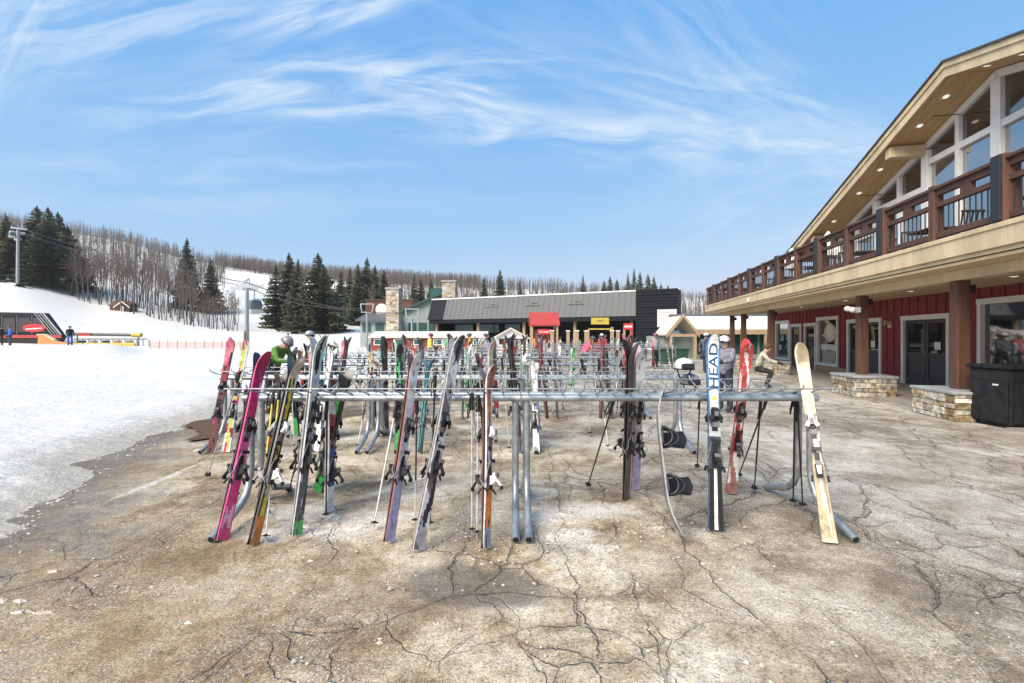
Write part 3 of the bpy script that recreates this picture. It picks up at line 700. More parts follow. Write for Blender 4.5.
b.box(X0+.01,X1-.004,UY0+.02,RY-7.8,3.41,und(UY0)-.2); b.box(X0+.01,X1-.004,RY+7.8,UY1-.02,3.41,und(UY1)-.2)
gf = LP(b, 'gable_wall', M['white'], bevel=.008)
for s in (-1,1):
    for k in range(6):
        d0, d1 = k*1.3, (k+1)*1.3; z = (6.98,6.22,5.42)[k//2]; xg0, xg1 = WX+.05, WX+.065
        y0, y1 = (RY+s*d0, RY+s*d1)
        p = MB(); p.box(xg0,xg1,min(y0,y1)+.05,max(y0,y1)-.05,3.74,z-.05); LP(p, 'window_pane', M['gable_glass'], gf)
        p = MB(); p.prism([(y0,z+.05),(y1,z+.05),(y1,und(y1)-.12),(y0,und(y0)-.12)], 'x', xg0, xg1); LP(p, 'transom_pane', M['glass'], gf)
b = MB(); b.box(WX+.24,26,UY1-.2,UY1,3.41,und(UY1)-.02); b.box(WX+.24,26,UY0,UY0+.2,3.41,und(UY0)-.02); b.box(25.8,26.02,UY0,UY1,2.95,5.6); b.box(WX+.24,26,UY1+.003,WY1,2.95,3.38); LP(b, 'side_wall', M['red'])
# roof
RX0, EY = 8.84, 10.25
b = MB()
for s in (-1,1):
    y0, y1 = (RY, RY+EY) if s > 0 else (RY-EY, RY); q = lambda y, z: (y, z - PITCH*abs(y-RY))
    b.prism([q(y0,8.74),q(y1,8.74),q(y1,8.47),q(y0,8.47)], 'x', RX0+.06, 27)
LP(b, 'roof_deck', M['roof'])
b = MB()
for s in (-1,1):
    y0, y1 = (RY+.001, RY+EY+.05) if s > 0 else (RY-EY-.05, RY-.001); q = lambda y, z: (y, z - PITCH*abs(y-RY))
    b.prism([q(y0,8.80),q(y1,8.80),q(y1,8.745),q(y0,8.745)], 'x', RX0-.08, 27)
LP(b, 'roof_covering', M['roof'])
b = MB()
for s in (-1,1):
    y0, y1 = (RY, RY+EY) if s > 0 else (RY-EY, RY); q = lambda y, z: (y, z - PITCH*abs(y-RY))
    b.prism([q(y0,8.742),q(y1,8.742),q(y1,8.36),q(y0,8.36)], 'x', RX0, RX0+.055); b.prism([q(y0,8.742),q(y1,8.742),q(y1,8.60),q(y0,8.60)], 'x', RX0-.04, RX0-.003)
b.box(RX0+.06,27,RY+EY-.004,RY+EY+.04,8.36-PITCH*EY,8.74-PITCH*EY)
LP(b, 'rake_board', M['cream'], bevel=.006)
b = MB()
for s in (-1,1):
    y0, y1 = (RY, RY+EY-.01) if s > 0 else (RY-EY+.01, RY); q = lambda y, z: (y, z - PITCH*abs(y-RY)); x = RX0+.06
    while x < WX+.3:
        b.prism([q(y0,8.465),q(y1,8.465),q(y1,8.445),q(y0,8.445)], 'x', x, x+.138); x += .142
LP(b, 'soffit', M['soffit'])
for y in (16.45, 21.7, 11.15):
    b = MB(); z = 8.44-PITCH*(abs(y-RY)+.14); b.box(RX0+.12, WX-.06, y-.13, y+.13, z-.34, z-.005); LP(b, 'outrigger', M['cream'], bevel=.012)
def downlight(x, y, z, nrm=(0,0,-1), r=.11):
    b = MB(); b.disc((x,y,z), nrm, r, .012, 18); o = LP(b, 'downlight', M['white']); b = MB(); b.disc(Vector((x,y,z))+Vector(nrm).normalized()*.0125, nrm, r*.62, .004, 16); LP(b, 'lens', M['lamp'], o)
for px in (1020, 984, 943, 917, 878, 857, 832):
    Y = 4300/(px-600); y = 1.8+1.0186*Y; s = 1 if y > RY else -1; downlight(9.35, y, 8.443-PITCH*abs(y-RY), (0,-s*PITCH*1.0,-1))
for y in (7.9, 11.6, 14.9, 18.4, 22.1): downlight(8.7, y, 2.884, r=.10)
for y in (14.95, 18.6): 
    b = MB(); b.tube([(WX-.75,y,und(y)-.22),(WX-.05,y,und(y)-.22)], .012, 5); LP(b, 'sprinkler_pipe', M['black'])
# lamps and cameras on the posts and the wall
b = MB(); b.tube([(6.82,13.75,2.28),(6.62,13.68,2.32)], .03, 6); b.ell((6.6,13.62,2.30),(.08,.1,.08)); b.ell((6.6,13.86,2.34),(.08,.1,.08)); b.cbox(6.78,13.74,2.3,.08,.16,.14); LP(b, 'floodlight', M['white'])
b = MB(); b.cbox(WX-.04,18.15,2.0,.06,.16,.24); b.tube([(WX-.05,18.15,2.05),(WX-.18,18.15,2.12),(WX-.2,18.15,1.98)], .05, 8); LP(b, 'wall_lamp', M['cream'])
b = MB(); b.box(FX-.06,FX-.028,20.9,21.1,3.06,3.24); LP(b, 'junction_box', M['white'])
# ------------------------------------------------------------------ litter bin by the big window
def world_at(lx, ly): return (lx*CT+ly*ST, -lx*ST+ly*CT, 0)
bn = empty('litter_bin', (8.90, 8.1, 0), -.05); tag(bn, 'black twin litter bin with round and slotted openings beside the stone plinth', 'litter bin')
b = MB()
for x0, x1 in ((-.38,.30),(.31,.99)):
    b.prism([(-.36,.06),(.36,.06),(.38,1.02),(-.38,1.02)], 'x', x0, x1)
b.box(-.34,.95,-.32,.32,0,.06)
b.build('body', M['bin'], bn, bevel=.02)
b = MB(); b.box(-.42,1.03,-.42,.42,1.02,1.09); b.build('lid', M['bin'], bn, bevel=.02)
b = MB(); b.box(-.405,-.378,-.33,.33,.09,.80); b.build('door', M['bin'], bn, bevel=.01)
for x0,x1 in ((-.33,.26),(.35,.94)):
    b = MB(); b.prism([(-.385,.10),(-.362,.10),(-.378,.80),(-.401,.80)], 'x', x0, x1); b.build('door', M['bin'], bn, bevel=.006)
b = MB(); b.disc((-.381,.20,.90), (-1,0,0), .085, .006, 18); b.build('round_opening', M['dark'], bn)
for q in ((-.387,-.38,-.28,.02,.83,.96),(-.24,.2,-.392,-.376,.83,.95),(.44,.88,-.392,-.376,.83,.95)):
    b = MB(); b.box(*q); b.build('slot_opening', M['dark'], bn)
b = MB(); b.box(-.4105,-.4055,-.18,-.08,.73,.76,0,(.7,.7,.68)); b.build('sticker', M['plastic'], bn)
# ------------------------------------------------------------------ balcony furniture
def chair_proto():
    o = empty('balcony_chair')
    b = MB(); b.box(-.23,.23,-.22,.22,.43,.46); b.build('seat', M['black'], o)
    b = MB()
    for x in (-.2,-.1,0,.1,.2): b.bar((x,.21,.5),(x,.29,.92),.03,.012)
    b.bar((-.23,.29,.92),(.23,.29,.92),.03,.05); b.build('backrest', M['black'], o)
    for x in (-.21,.21):
        b = MB(); b.tube([(x,-.2,.43),(x,-.22,0)],.013,6); b.build('leg', M['black'], o); b = MB(); b.tube([(x,.29,.92),(x,.21,.45),(x,.25,0)],.013,6); b.build('leg', M['black'], o)
    return o
def table_proto():
    o = empty('balcony_table'); b = MB(); b.cbox(0,0,.73,.8,.8,.03); b.build('tabletop', M['brownrail'], o)
    b = MB(); b.tube([(0,0,0.02),(0,0,.72)],.035,8); b.box(-.25,.25,-.04,.04,0,.03); b.box(-.04,.04,-.25,.25,.0,.029); b.build('pedestal', M['black'], o); return o
c0 = chair_proto(); t0 = table_proto(); first = [True, True]
ordw = ['first','second','third','fourth','fifth','sixth','seventh']
for k, ly in enumerate((9.6,12.6,15.6,18.6,21.6,24.6,27.2)):
    t = t0 if k == 0 else copy_tree(t0); wx, wy, _ = world_at(7.9, ly); t.location = (wx, wy, 3.385); t.rotation_euler = (0,0,-TH)
    tag(t, f'dark balcony table behind the railing, {ordw[k]} counted from the near end', 'table', 'balcony tables')
    for q, dy in enumerate((-.75,.75)):
        c = c0 if k == 0 and q == 0 else copy_tree(c0); wx, wy, _ = world_at(7.9, ly+dy); c.location = (wx, wy, 3.385); c.rotation_euler = (0,0,-TH+(math.pi if q == 0 else 0)+R.uniform(-.3,.3))
        tag(c, f'black slatted chair on the {("near","far")[q]} side of the {ordw[k]} balcony table', 'chair', 'balcony chairs')
for k,(ly,lb) in enumerate(((19.0,'white canvas parasol folded half open on the balcony under the gable'),(22.3,'smaller white folded parasol near the low end of the gable roof'))):
    wx, wy, _ = world_at(8.4, ly); o = empty('balcony_parasol', (wx, wy, 3.385)); tag(o, lb, 'parasol')
    b = MB(); b.tube([(0,0,0),(0,0,2.15)], .025, 8); b.cbox(0,0,.04,.5,.5,.08); b.build('pole', M['wire'], o)
    b = MB(); n = 16; pr = [(2.13,.03),(1.75,.30),(1.35,.42),(1.2,.40)]; vs = []
    for z, r_ in pr:
        for i in range(n): a = 2*math.pi*i/n; w = r_*(1 if i % 2 else .62); vs.append((math.cos(a)*w, math.sin(a)*w, z))
    b.add(vs, [(j*n+i, j*n+(i+1)%n, (j+1)*n+(i+1)%n, (j+1)*n+i) for j in range(3) for i in range(n)], 0, (.8,.8,.78)); b.build('canopy', M['cloth'], o)
# ------------------------------------------------------------------ ski racks
def rack(x0, x1, Y, zp, label, group='ski racks in rows'):
    o = empty('ski_rack', ((x0+x1)/2, Y, 0)); tag(o, label, 'ski rack', group); hw = (x1-x0)/2
    for sx in (-1,1):
        x = sx*(hw-.045)
        for sy in (-1,1):
            b = MB(); b.tube([(x,sy*.085,zp-.01),(x,sy*.085,.42),(x,sy*.105,.31),(x,sy*.16,.215),(x,sy*.25,.15),(x,sy*.62,.032)], .031, 12); lg = b.build('leg', M['galv'], o)
            b = MB(); d = Vector((0,sy*.37,-.118)).normalized(); e = Vector((x,sy*.62,.032)); b.disc(e, d, .025, .0015, 12); b.build('pipe_end', M['dark'], lg)
    for sy in (-1,1):
        b = MB(); b.tube([(-hw,sy*.115,zp),(hw,sy*.115,zp)], .030, 12); b.build('crossbar', M['galv'], o)
    for sy in (-1,1):
        b = MB(); b.tube([(-hw+.02,sy*.42,zp+.115),(hw-.02,sy*.42,zp+.115)], .0065, 6); x = -hw+.06
        while x < hw-.03:
            b.tube([(x,sy*.085,zp+.03),(x,sy*.30,zp+.075),(x,sy*.42,zp+.115),(x,sy*.435,zp+.15)], .0065, 5); x += .148
        b.build('hook_rail', M['wire'], o)
    return o
ROWS = {1:(4.12,1.055,[(-2.36,.075),(.085,2.69)]), 2:(6.75,.99,[(-4.25,-2.05),(-2.0,.2),(.28,2.5)]), 3:(9.35,1.02,[(-4.6,-2.2),(-2.1,.35),(.43,2.7)]),
        4:(12.1,1.03,[(-4.9,-2.4),(-2.3,.2),(.3,2.8)]), 5:(15.0,1.03,[(-4.6,-2.1),(-2.0,.5),(.6,3.1)]), 6:(18.2,1.03,[(-4.2,-1.7),(-1.6,.9),(1.0,3.5)]),
        7:(22.5,1.05,[(-2.2,.3),(.4,2.9),(3.0,5.5),(5.6,8.1)]), 8:(29.5,1.05,[(1.0,3.5),(3.6,6.1),(6.2,8.7)])}
ROWN = {1:'front',2:'second',3:'third',4:'fourth',5:'fifth',6:'sixth',7:'seventh',8:'farthest'}
UN = {2:('left','right'),3:('left','middle','right'),4:('first','second','third','fourth')}
for r_, (Y, zp, us) in ROWS.items():
    for u, (a, c) in enumerate(us): rack(a, c, Y, zp, f'galvanised pipe ski rack, the {UN[len(us)][u]} unit of the {ROWN[r_]} rack row')

# ------------------------------------------------------------------ skis
W=(.78,.78,.76); K=(.010,.010,.011); GY=(.33,.34,.36); LG=(.55,.56,.58); RD=(.50,.03,.035); BL=(.035,.09,.38); NV=(.02,.035,.10); YE=(.72,.55,.04); OR=(.75,.22,.03)
PK=(.80,.03,.22); MG=(.30,.015,.07); LV=(.42,.40,.62); GR=(.06,.45,.10); TL=(.03,.24,.27); TN=(.60,.50,.33); WG=(.70,.80,.68); BR=(.16,.06,.045); CY=(.15,.45,.62)
def bands(*st):     # colour by height along the ski
    def f(v, u):
        for lim, c in st:
            if v <= lim: return c
        return st[-1][1]
    return f
def diag(c1, c2, n=7, sl=.5, c3=None):
    def f(v, u):
        k = int((v*n + u*sl) // 1) % (3 if c3 else 2); return (c1, c2, c3)[k]
    return f
def rails(ctr, edge, tip=None, tail=None):
    def f(v, u):
        if tip and v > .86: return tip
        if tail and v < .14: return tail
        return edge if abs(u) > .45 else ctr
    return f
def noisy(f, cols, seed, amt=.25):
    fr = 3.5 + seed % 4; thr = .42 - amt*1.2
    def g(v, u):
        a = noise.noise((v*fr + u*.5*(seed % 3 - 1), u*1.1 + seed*7.3, seed*3.1)); c = noise.noise((v*fr*2.6, u*2.2, seed*5.7+9))
        if a > thr: return cols[0]
        if len(cols) > 1 and c > thr+.12: return cols[1]
        if abs(a-thr+.13) < .018: return tuple(x*.4 for x in cols[0])
        return f(v, u)
    return g
STY = {  # top sheet, base, binding colour, words
 'pink': (noisy(bands((.33,PK),(.62,(.80,.12,.36)),(.84,(.66,.02,.17)),(1,(.42,.02,.09))), [(.82,.45,.62)], 1, -.05), (.78,.05,.24), K),
 'yellow': (noisy(rails(YE, K, TN, OR), [W,K], 2, .1), K, W),
 'greygreen': (noisy(bands((.06,GR),(.35,(.10,.11,.11)),(.55,GY),(.85,LG),(1,(.45,.55,.45))), [K,LG], 3, .18), LG, K),
 'redblue': (noisy(bands((.2,W),(.52,BL),(.78,RD),(1,W)), [NV], 4, .05), W, K),
 'lavender': (noisy(bands((.3,LV),(.6,(.62,.62,.68)),(1,W)), [(.3,.3,.5)], 5, .15), (.25,.08,.08), K),
 'maroon': (noisy(bands((.5,BR),(.75,(.36,.05,.05)),(1,(.72,.22,.26))), [K,PK], 6, .1), BR, K),
 'silver': (noisy(diag(GY, LG, 9, .35, (.12,.12,.13)), [K], 7, .12), (.45,.43,.43), K),
 'orange': (noisy(bands((.1,GY),(.30,OR),(.52,(.25,.2,.3)),(.75,OR),(1,(.42,.14,.06))), [W,K], 8, .2), (.40,.39,.44), W),
 'black': (noisy(bands((1,K)), [(.10,.09,.09),(.06,.05,.05)], 9, .3), K, K),
 'lime': (noisy(rails((.62,.68,.10), W), [PK], 10, .12), (.62,.5,.6), K),
 'white_text': (lambda v, u: (W if abs(u) < .30 else K) if v < .30 else ((.05,.06,.08) if v < .46 else ((.5,.52,.55) if v < .56 else ((.78,.79,.80) if abs(u) < .8 else (.05,.2,.4)))), (.08,.20,.36), K),
 'redwhite': (noisy(bands((.28,(.33,.16,.14)),(.55,RD),(1,(.55,.07,.07))), [W], 11, .22), RD, K),
 'tanworn': (noisy(bands((.42,(.50,.40,.235)),(.62,(.05,.05,.055)),(.9,(.50,.42,.28)),(1,(.33,.27,.17))), [(.68,.65,.58),(.40,.32,.19)], 12, .13), TN, W),
 'whitegreen': (noisy(bands((1,WG)), [GR,K], 13, .2), W, GR),
 'teal': (noisy(bands((.3,TL),(.6,W),(1,TL)), [K], 14, .2), TL, K),
 'darkred': (noisy(bands((.5,(.22,.02,.03)),(1,(.05,.03,.03))), [GY], 15, .2), K, K),
 'white': (noisy(bands((1,W)), [GY,BL], 16, .15), LG, K),
 'blue': (noisy(bands((.5,BL),(.8,CY),(1,W)), [NV], 17, .2), NV, K),
 'charcoal': (noisy(bands((1,(.07,.07,.075))), [LG,OR], 18, .12), K, (.3,.3,.3)),
 'red': (noisy(bands((1,RD)), [W,K], 19, .15), K, K),
 'greenblack': (noisy(bands((.2,GR),(1,K)), [GR], 20, .12), K, K),
 'yellowblack': (noisy(diag(YE, K, 5, .3), [W], 21, .1), K, K),
 'purple': (noisy(bands((1,(.16,.06,.28))), [W,PK], 22, .2), (.3,.2,.4), W),
 'orangewhite': (noisy(diag(OR, W, 4, .4), [K], 23, .1), K, K),
}
WORDS = {'pink':'bright pink','yellow':'yellow striped black','greygreen':'grey and green','redblue':'short red and blue','lavender':'lavender','maroon':'maroon','silver':'silver grey','orange':'orange and grey','black':'plain black','lime':'lime and pink','white_text':'white','redwhite':'red and white','tanworn':'worn tan','whitegreen':'white and green','teal':'teal and white','darkred':'dark red','white':'white','blue':'blue','charcoal':'charcoal','red':'red','greenblack':'black and green','yellowblack':'yellow and black','purple':'purple','orangewhite':'orange and white'}
def ski_w(v): 
    w = .046 + .013*((v-.5)*2)**2*(1 if v < .5 else 1.25)
    w *= .90
    if v > .93: w *= math.sqrt(max(.02, 1-((v-.93)/.07)**2*.93))
    return w
def ski_y(v, L):   # surface offset of the base from the pair's mid plane (negative = towards the top sheet side)
    c = .004 + .010*math.sin(math.pi*min(1, max(0, v)))*.4
    if v > .86: c += ((v-.86)/.14)**2*.075
    if v < .05: c += ((.05-v)/.05)**2*.008
    return -c
def ski_mesh(style, L, det=1):
    top, base, bc = STY[style]; n = 110 if det else 24; nu = 8 if det else 4; b = MB()
    vv = [i/n for i in range(n+1)]; us = [-1+2*k/nu for k in range(nu+1)]
    def th(v): return .005 + .011*math.sin(math.pi*min(1,max(0,v*1.02)))**.7
    T = [[(ski_w(v)*u*(.94), ski_y(v,L)-th(v), v*L) for u in us] for v in vv]; B = [[(ski_w(v)*u, ski_y(v,L), v*L) for u in (-1,1)] for v in vv]
    for i in range(n):
        vm = (vv[i]+vv[i+1])/2
        for k in range(nu):
            b.add([T[i][k],T[i][k+1],T[i+1][k+1],T[i+1][k]], [(0,1,2,3)], 0, top(vm, (us[k]+us[k+1])/2))
        b.add([B[i][1],B[i][0],B[i+1][0],B[i+1][1]], [(0,1,2,3)], 0, base)
        e = tuple(x*.85+.02 for x in base)
        b.add([B[i][0],T[i][0],T[i+1][0],B[i+1][0]], [(0,1,2,3)], 0, e); b.add([T[i][nu],B[i][1],B[i+1][1],T[i+1][nu]], [(0,1,2,3)], 0, e)
    m_ = nu+3; b.add(T[0]+[B[0][1],B[0][0]], [tuple(range(m_-1,-1,-1))], 0, K); b.add(T[n]+[B[n][1],B[n][0]], [tuple(range(m_))], 0, base)
    return b.mesh('ski', [M['paint']])
def binding_mesh(bc, L, acc=(.16,.16,.17)):
    b = MB(); y = -.020; zc = .46*L; D = (.012,.012,.013); dk = bc if sum(bc) > .3 else D
    def cb(x0, x1, d0, d1, z0, z1, c): b.box(x0, x1, y-d1, y-d0, zc+z0, zc+z1, 0, c)
    cb(-.018,.018,-.004,.007,-.235,-.06,D); cb(-.020,.020,-.004,.006,.05,.25,D)              # rails
    # toe piece: base, two wings with a gap, top housing, screw boss
    cb(-.027,.027,.006,.020,.135,.235,D); b.prism([(y-.02,zc+.165),(y-.02,zc+.245),(y-.036,zc+.24),(y-.060,zc+.205),(y-.060,zc+.168)], 'x', -.020, .020, 0, dk)
    for s in (-1,1):
        b.bar((s*.016,y-.042,zc+.185),(s*.040,y-.040,zc+.150),.020,.030,0,dk); b.bar((s*.040,y-.040,zc+.152),(s*.036,y-.040,zc+.118),.012,.020,0,D)
    cb(-.013,.013,.058,.068,.175,.215,acc); cb(-.030,.030,.004,.012,.085,.128,acc)
    # heel piece: track, narrow stem, cup, lever standing off
    cb(-.024,.024,.006,.020,-.25,-.125,D); b.prism([(y-.02,zc-.215),(y-.02,zc-.145),(y-.075,zc-.150),(y-.080,zc-.182),(y-.05,zc-.205)], 'x', -.017, .017, 0, dk)
    cb(-.028,.028,.050,.074,-.150,-.128,dk); cb(-.022,.022,.074,.084,-.158,-.13,acc)
    b.bar((0,y-.070,zc-.172),(0,y-.120,zc-.232),.026,.010,0,dk); b.bar((0,y-.118,zc-.226),(0,y-.112,zc-.255),.034,.012,0,D)
    for s in (-1,1):                                                             # brake arms and feet
        b.tube([(s*.036,y-.012,zc-.10),(s*.050,y-.010,zc-.17),(s*.053,y+.050,zc-.255)], .0038, 5, 0, (.22,.22,.23)); b.bar((s*.054,y+.040,zc-.240),(s*.056,y+.068,zc-.282),.014,.010,0,D)
        b.tube([(s*.036,y-.012,zc-.10),(s*.030,y-.035,zc-.03)], .0038, 5, 0, (.22,.22,.23))
    cb(-.032,.032,.034,.040,-.045,-.018,D)
    return b.mesh('binding', [M['plastic']])
SKIC = {}
def orient(bp, tp, psi):
    z = (Vector(tp)-Vector(bp)).normalized(); y = Vector((0,1,0)); y = (y - z*y.dot(z)).normalized(); x = y.cross(z)
    m = Matrix((x, y, z)).transposed(); return m @ Matrix.Rotation(math.radians(psi), 3, 'Z')
def ski_pair(style, bp, tp, psi, label, group, L=None, second=None, det=1):
    L = L or (Vector(tp)-Vector(bp)).length; Lq = round(L*20)/20 if det == 0 else L
    key = (style, round(Lq,3), second, det)
    if key not in SKIC:
        s2 = second or style
        SKIC[key] = (ski_mesh(style, Lq, det), ski_mesh(s2, Lq, det), binding_mesh(STY[style][2], Lq), binding_mesh(STY[s2][2], Lq))
    a, c, ba, bb = SKIC[key]; o = empty('ski_pair'); o.matrix_world = Matrix.Translation(bp) @ orient(bp, tp, psi).to_4x4(); tag(o, label, 'skis', group)
    s1 = link('ski', a, o); s2 = link('ski', c, o); s2.rotation_euler = (0,0,math.pi)
    link('binding', ba, s1); link('binding', bb, s2); return o, s1, Lq
GRP = 'skis leaning on the racks'
def gp(px, py, up=.012): v = G(px, py); v.z = up; return v
# the front rack row, ski by ski (style, foot pixel, tip pixel, depth of tip, turn, second ski, label)
FRONT = [
 ('pink',(222,541),(263,352),3.98,66,'darkred','bright pink skis at the left end of the front rack'),
 ('yellow',(253,546),(297,357),3.98,76,'charcoal','yellow striped skis with tan tips beside the pink pair'),
 ('greygreen',(296,536),(319,336),4.02,68,'silver','grey skis with green tails standing among poles on the left unit'),
 ('redblue',(329,513),(331,388),4.25,74,None,'short red and blue junior skis with white tails'),
 ('lavender',(389,543),(416,352),3.98,58,'maroon','lavender and maroon skis with pink tips on the left unit'),
 ('silver',(418,551),(458,337),4.0,42,None,'silver grey skis slanting beside two black poles'),
 ('orange',(486,550),(488,366),3.98,60,'maroon','orange and grey skis just left of the centre legs'),
 ('white_text',(716,531),(712,336),4.02,-8,'blue','white skis with large dark lettering on their tips'),
 ('tanworn',(830,544),(800,345),3.98,-32,'charcoal','worn tan skis at the right end of the front rack'),
 ('black',(626,500),(631,340),4.12,226,None,'plain black skis on the far side of the right unit'),
 ('lime',(635,490),(640,346),4.16,196,'lavender','lime and pink skis close behind the black pair'),
 ('redwhite',(731,494),(748,341),4.22,165,None,'red and white skis right of the lettered white pair'),
 ('teal',(303,487),(317,350),4.3,150,'white','teal and white skis behind the grey green tailed pair'),
 ('darkred',(262,500),(283,372),4.3,160,None,'dark red skis behind the yellow striped pair'),
 ('greenblack',(318,492),(347,372),4.3,165,None,'black skis with green tails behind the junior pair'),
]
for st, bpx, tpx, Yt, psi, s2, lb in FRONT:
    o, s1, L = ski_pair(st, gp(*bpx), P(tpx[0], tpx[1], Yt), psi, lb, GRP, None, s2)
    if st == 'white_text':
        for ch in o.children: ch.scale = (1.18, 1, 1)
        cu = bpy.data.curves.new('lettering', 'FONT'); cu.body = 'HEAD'; cu.size = 1; cu.offset = .012; cu.resolution_u = 3
        tmp = bpy.data.objects.new('tmp', cu); COL.objects.link(tmp); dg = bpy.context.evaluated_depsgraph_get()
        tm = bpy.data.meshes.new_from_object(tmp.evaluated_get(dg)); vs = [v.co.copy() for v in tm.vertices]; fs = [tuple(p.vertices) for p in tm.polygons]
        bpy.data.objects.remove(tmp); bpy.data.curves.remove(cu)
        x0, x1 = min(v.x for v in vs), max(v.x for v in vs); y0, y1 = min(v.y for v in vs), max(v.y for v in vs); b = MB()
        nv = []
        for v in vs:
            z = lerp(.715, .955, (v.x-x0)/(x1-x0)); h = lerp(.031, -.031, (v.y-y0)/(y1-y0)); nv.append((h, ski_y(z, L) - .006 - .011*math.sin(math.pi*min(1, z*1.02))**.7 - .0012, z*L))
        b.add(nv, fs, 0, (.015,.075,.16))
        b.build('lettering', M['plastic'], s1)
        b = MB(); z = .655*L; yy = ski_y(.655, L)-.0185; b.add([(-.022,yy,z),(.022,yy,z),(0,yy,z+.04)], [(0,1,2)], 0, YE); b.build('emblem', M['plastic'], s1)
# the rows behind, filled left to right
KEYS = [k for k in STY if k not in ('pink','white_text','tanworn','redblue')]
def fill(row, n, seed, x0=None, x1=None, both=True, gaps=()):
    r = random.Random(seed); Y, zp, us = ROWS[row]; a = us[0][0]+.1 if x0 is None else x0; c = us[-1][1]-.1 if x1 is None else x1
    xs = []
    for k in range(n*5):
        if len(xs) >= n: break
        x = r.uniform(a, c)
        if any(g0 < x < g1 for g0, g1 in gaps) or any(abs(x-q) < .13 for q in xs): continue
        xs.append(x)
    xs.sort(); last = None; res = []
    for x in xs:
        k = r.choice([q for q in KEYS*1 + ['black','charcoal','white','silver','teal','darkred','black','greygreen','whitegreen','charcoal']*(1 if row < 3 else 2) if q != last and not (row > 2 and q in ('orangewhite','yellowblack','orange','purple'))]); last = k; side = -1 if r.random() < .6 else 1; L = r.uniform(1.25,1.66); dx = r.uniform(-.13,.13)
        bp = Vector((x-dx*.5, Y+side*.50+r.uniform(-.05,.08)*side, .012)); hook = Vector((x+dx*.3, Y+side*.30, zp+.1)); tp = bp + (hook-bp).normalized()*L
        res.append((k, bp, tp, side, L))
    for i, (k, bp, tp, side, L) in enumerate(res):
        psi = r.choice([0,20,-25,55,75,-70]) + (180 if side > 0 else 0)
        w = WORDS[k]; w = w if 'skis' in w else w + ' skis'
        lb = f'{w} on the {ROWN[row]} rack row, {i+1}{"st" if i%10==0 and i!=10 else "nd" if i%10==1 and i!=11 else "rd" if i%10==2 and i!=12 else "th"} pair from its left end'
        ski_pair(k, bp, tp, psi, lb, GRP, L, None, 0)
    return res
fill(2, 18, 31, gaps=((.5,2.5),)); fill(3, 22, 32, gaps=((.9,1.6),)); fill(4, 21, 33, gaps=((1.6,2.8),)); fill(5, 14, 34, gaps=((1.4,2.6),)); fill(6, 13, 35, gaps=((1.6,3.2),)); fill(7, 16, 36, gaps=((3,4.5),)); fill(8, 12, 37)

# ------------------------------------------------------------------ poles
def pole(px0, py0, px1, py1, Yt, col, label, up=.0, pts=None, grp='ski poles hanging on the front rack'):
    tp, bp = pts or (P(px0, py0, Yt), gp(px1, py1, .005+up)); L = (tp-bp).length; o = empty('ski_pole'); o.matrix_world = Matrix.Translation(bp) @ orient(bp, tp, R.uniform(0,360)).to_4x4()
    tag(o, label, 'ski pole', grp)
    b = MB(); b.tube([(0,0,0),(0,0,.06)], .003, 6, 0, (.4,.4,.4), r2=.005); b.tube([(0,0,.06),(0,0,L*.35)], .0062, 7, 0, col[0], r2=.0075); b.tube([(0,0,L*.35),(0,0,L-.12)], .0078, 7, 0, col[1], r2=.0088); b.build('shaft', M['paint'], o)
    b = MB(); b.tube([(0,0,L-.14),(0,0,L-.11),(0,0,L-.03),(0,0,L)], [.013,.016,.0145,.019], 8, 0, K); b.ell((0,0,L),(.019,.019,.012),0,K,8,4); b.build('grip', M['plastic'], o)
    b = MB(); b.tube([(0,0,.055),(0,0,.075)], .010, 8, 0, K)
    for k in range(5): a = k*1.2566; b.bar((0,0,.068),(math.cos(a)*.034,math.sin(a)*.034,.062),.016,.004,0,K)
    b.disc((0,0,.058),(0,0,1),.028,.004,12,0,K); b.build('basket', M['plastic'], o)
    b = MB(); b.tube([(0.01,0,L-.01),(.035,.01,L-.06),(.05,.0,L-.16),(.035,-.015,L-.21),(.015,-.01,L-.13),(.008,0,L-.02)], .006, 5, 0, K); b.build('strap', M['cloth'], o)
BK=(K,K); SV=((.5,.5,.52),(.45,.46,.48)); WH=((.75,.75,.73),(.04,.04,.04)); YW=((.78,.77,.72),(.68,.55,.05))
for a in ((327,396,326,522,4.05,BK,'black pole hanging straight beside the junior skis'), (313,398,288,495,4.2,BK,'black pole slanting behind the grey green tailed skis'),
          (417,398,415,528,4.0,WH,'white and black pole right of the lavender skis'), (435,376,430,531,3.98,BK,'long black pole behind the silver grey skis'),
          (472,394,472,538,3.95,SV,'silver pole, left of the two beside the orange skis'), (478,396,477,541,3.95,SV,'silver pole, right of the two beside the orange skis'),
          (397,402,373,531,4.0,((.7,.7,.68),(.7,.7,.68)),'pale pole slanting left from the lavender skis'), (280,384,265,545,3.92,YW,'white and yellow pole close beside the yellow striped skis'),
          (274,388,257,542,3.94,YW,'white and yellow pole, the second one on the yellow striped skis'), (614,400,587,489,4.25,BK,'thin black pole slanting alone right of the centre legs'),
          (641,398,633,487,4.3,BK,'dark pole behind the plain black skis'), (761,398,754,493,4.25,BK,'black pole standing right of the red and white skis'), (768,396,738,478,4.35,BK,'black pole slanting behind the red and white skis'),
          (795,392,793,507,4.1,BK,'black pole, left of the two by the right end legs'), (797,398,803,511,4.08,BK,'black pole, right of the two by the right end legs'),
          (240,372,207,478,4.4,SV,'thin silver pole slanting out at the left end of the front rack'), (246,390,236,500,4.3,BK,'black pole behind the pink skis'), (310,380,300,505,4.2,SV,'silver pole behind the grey green tailed skis'),
          (700,392,697,470,4.9,BK,'black pole between snowboard and lettered white skis')): pole(*a)

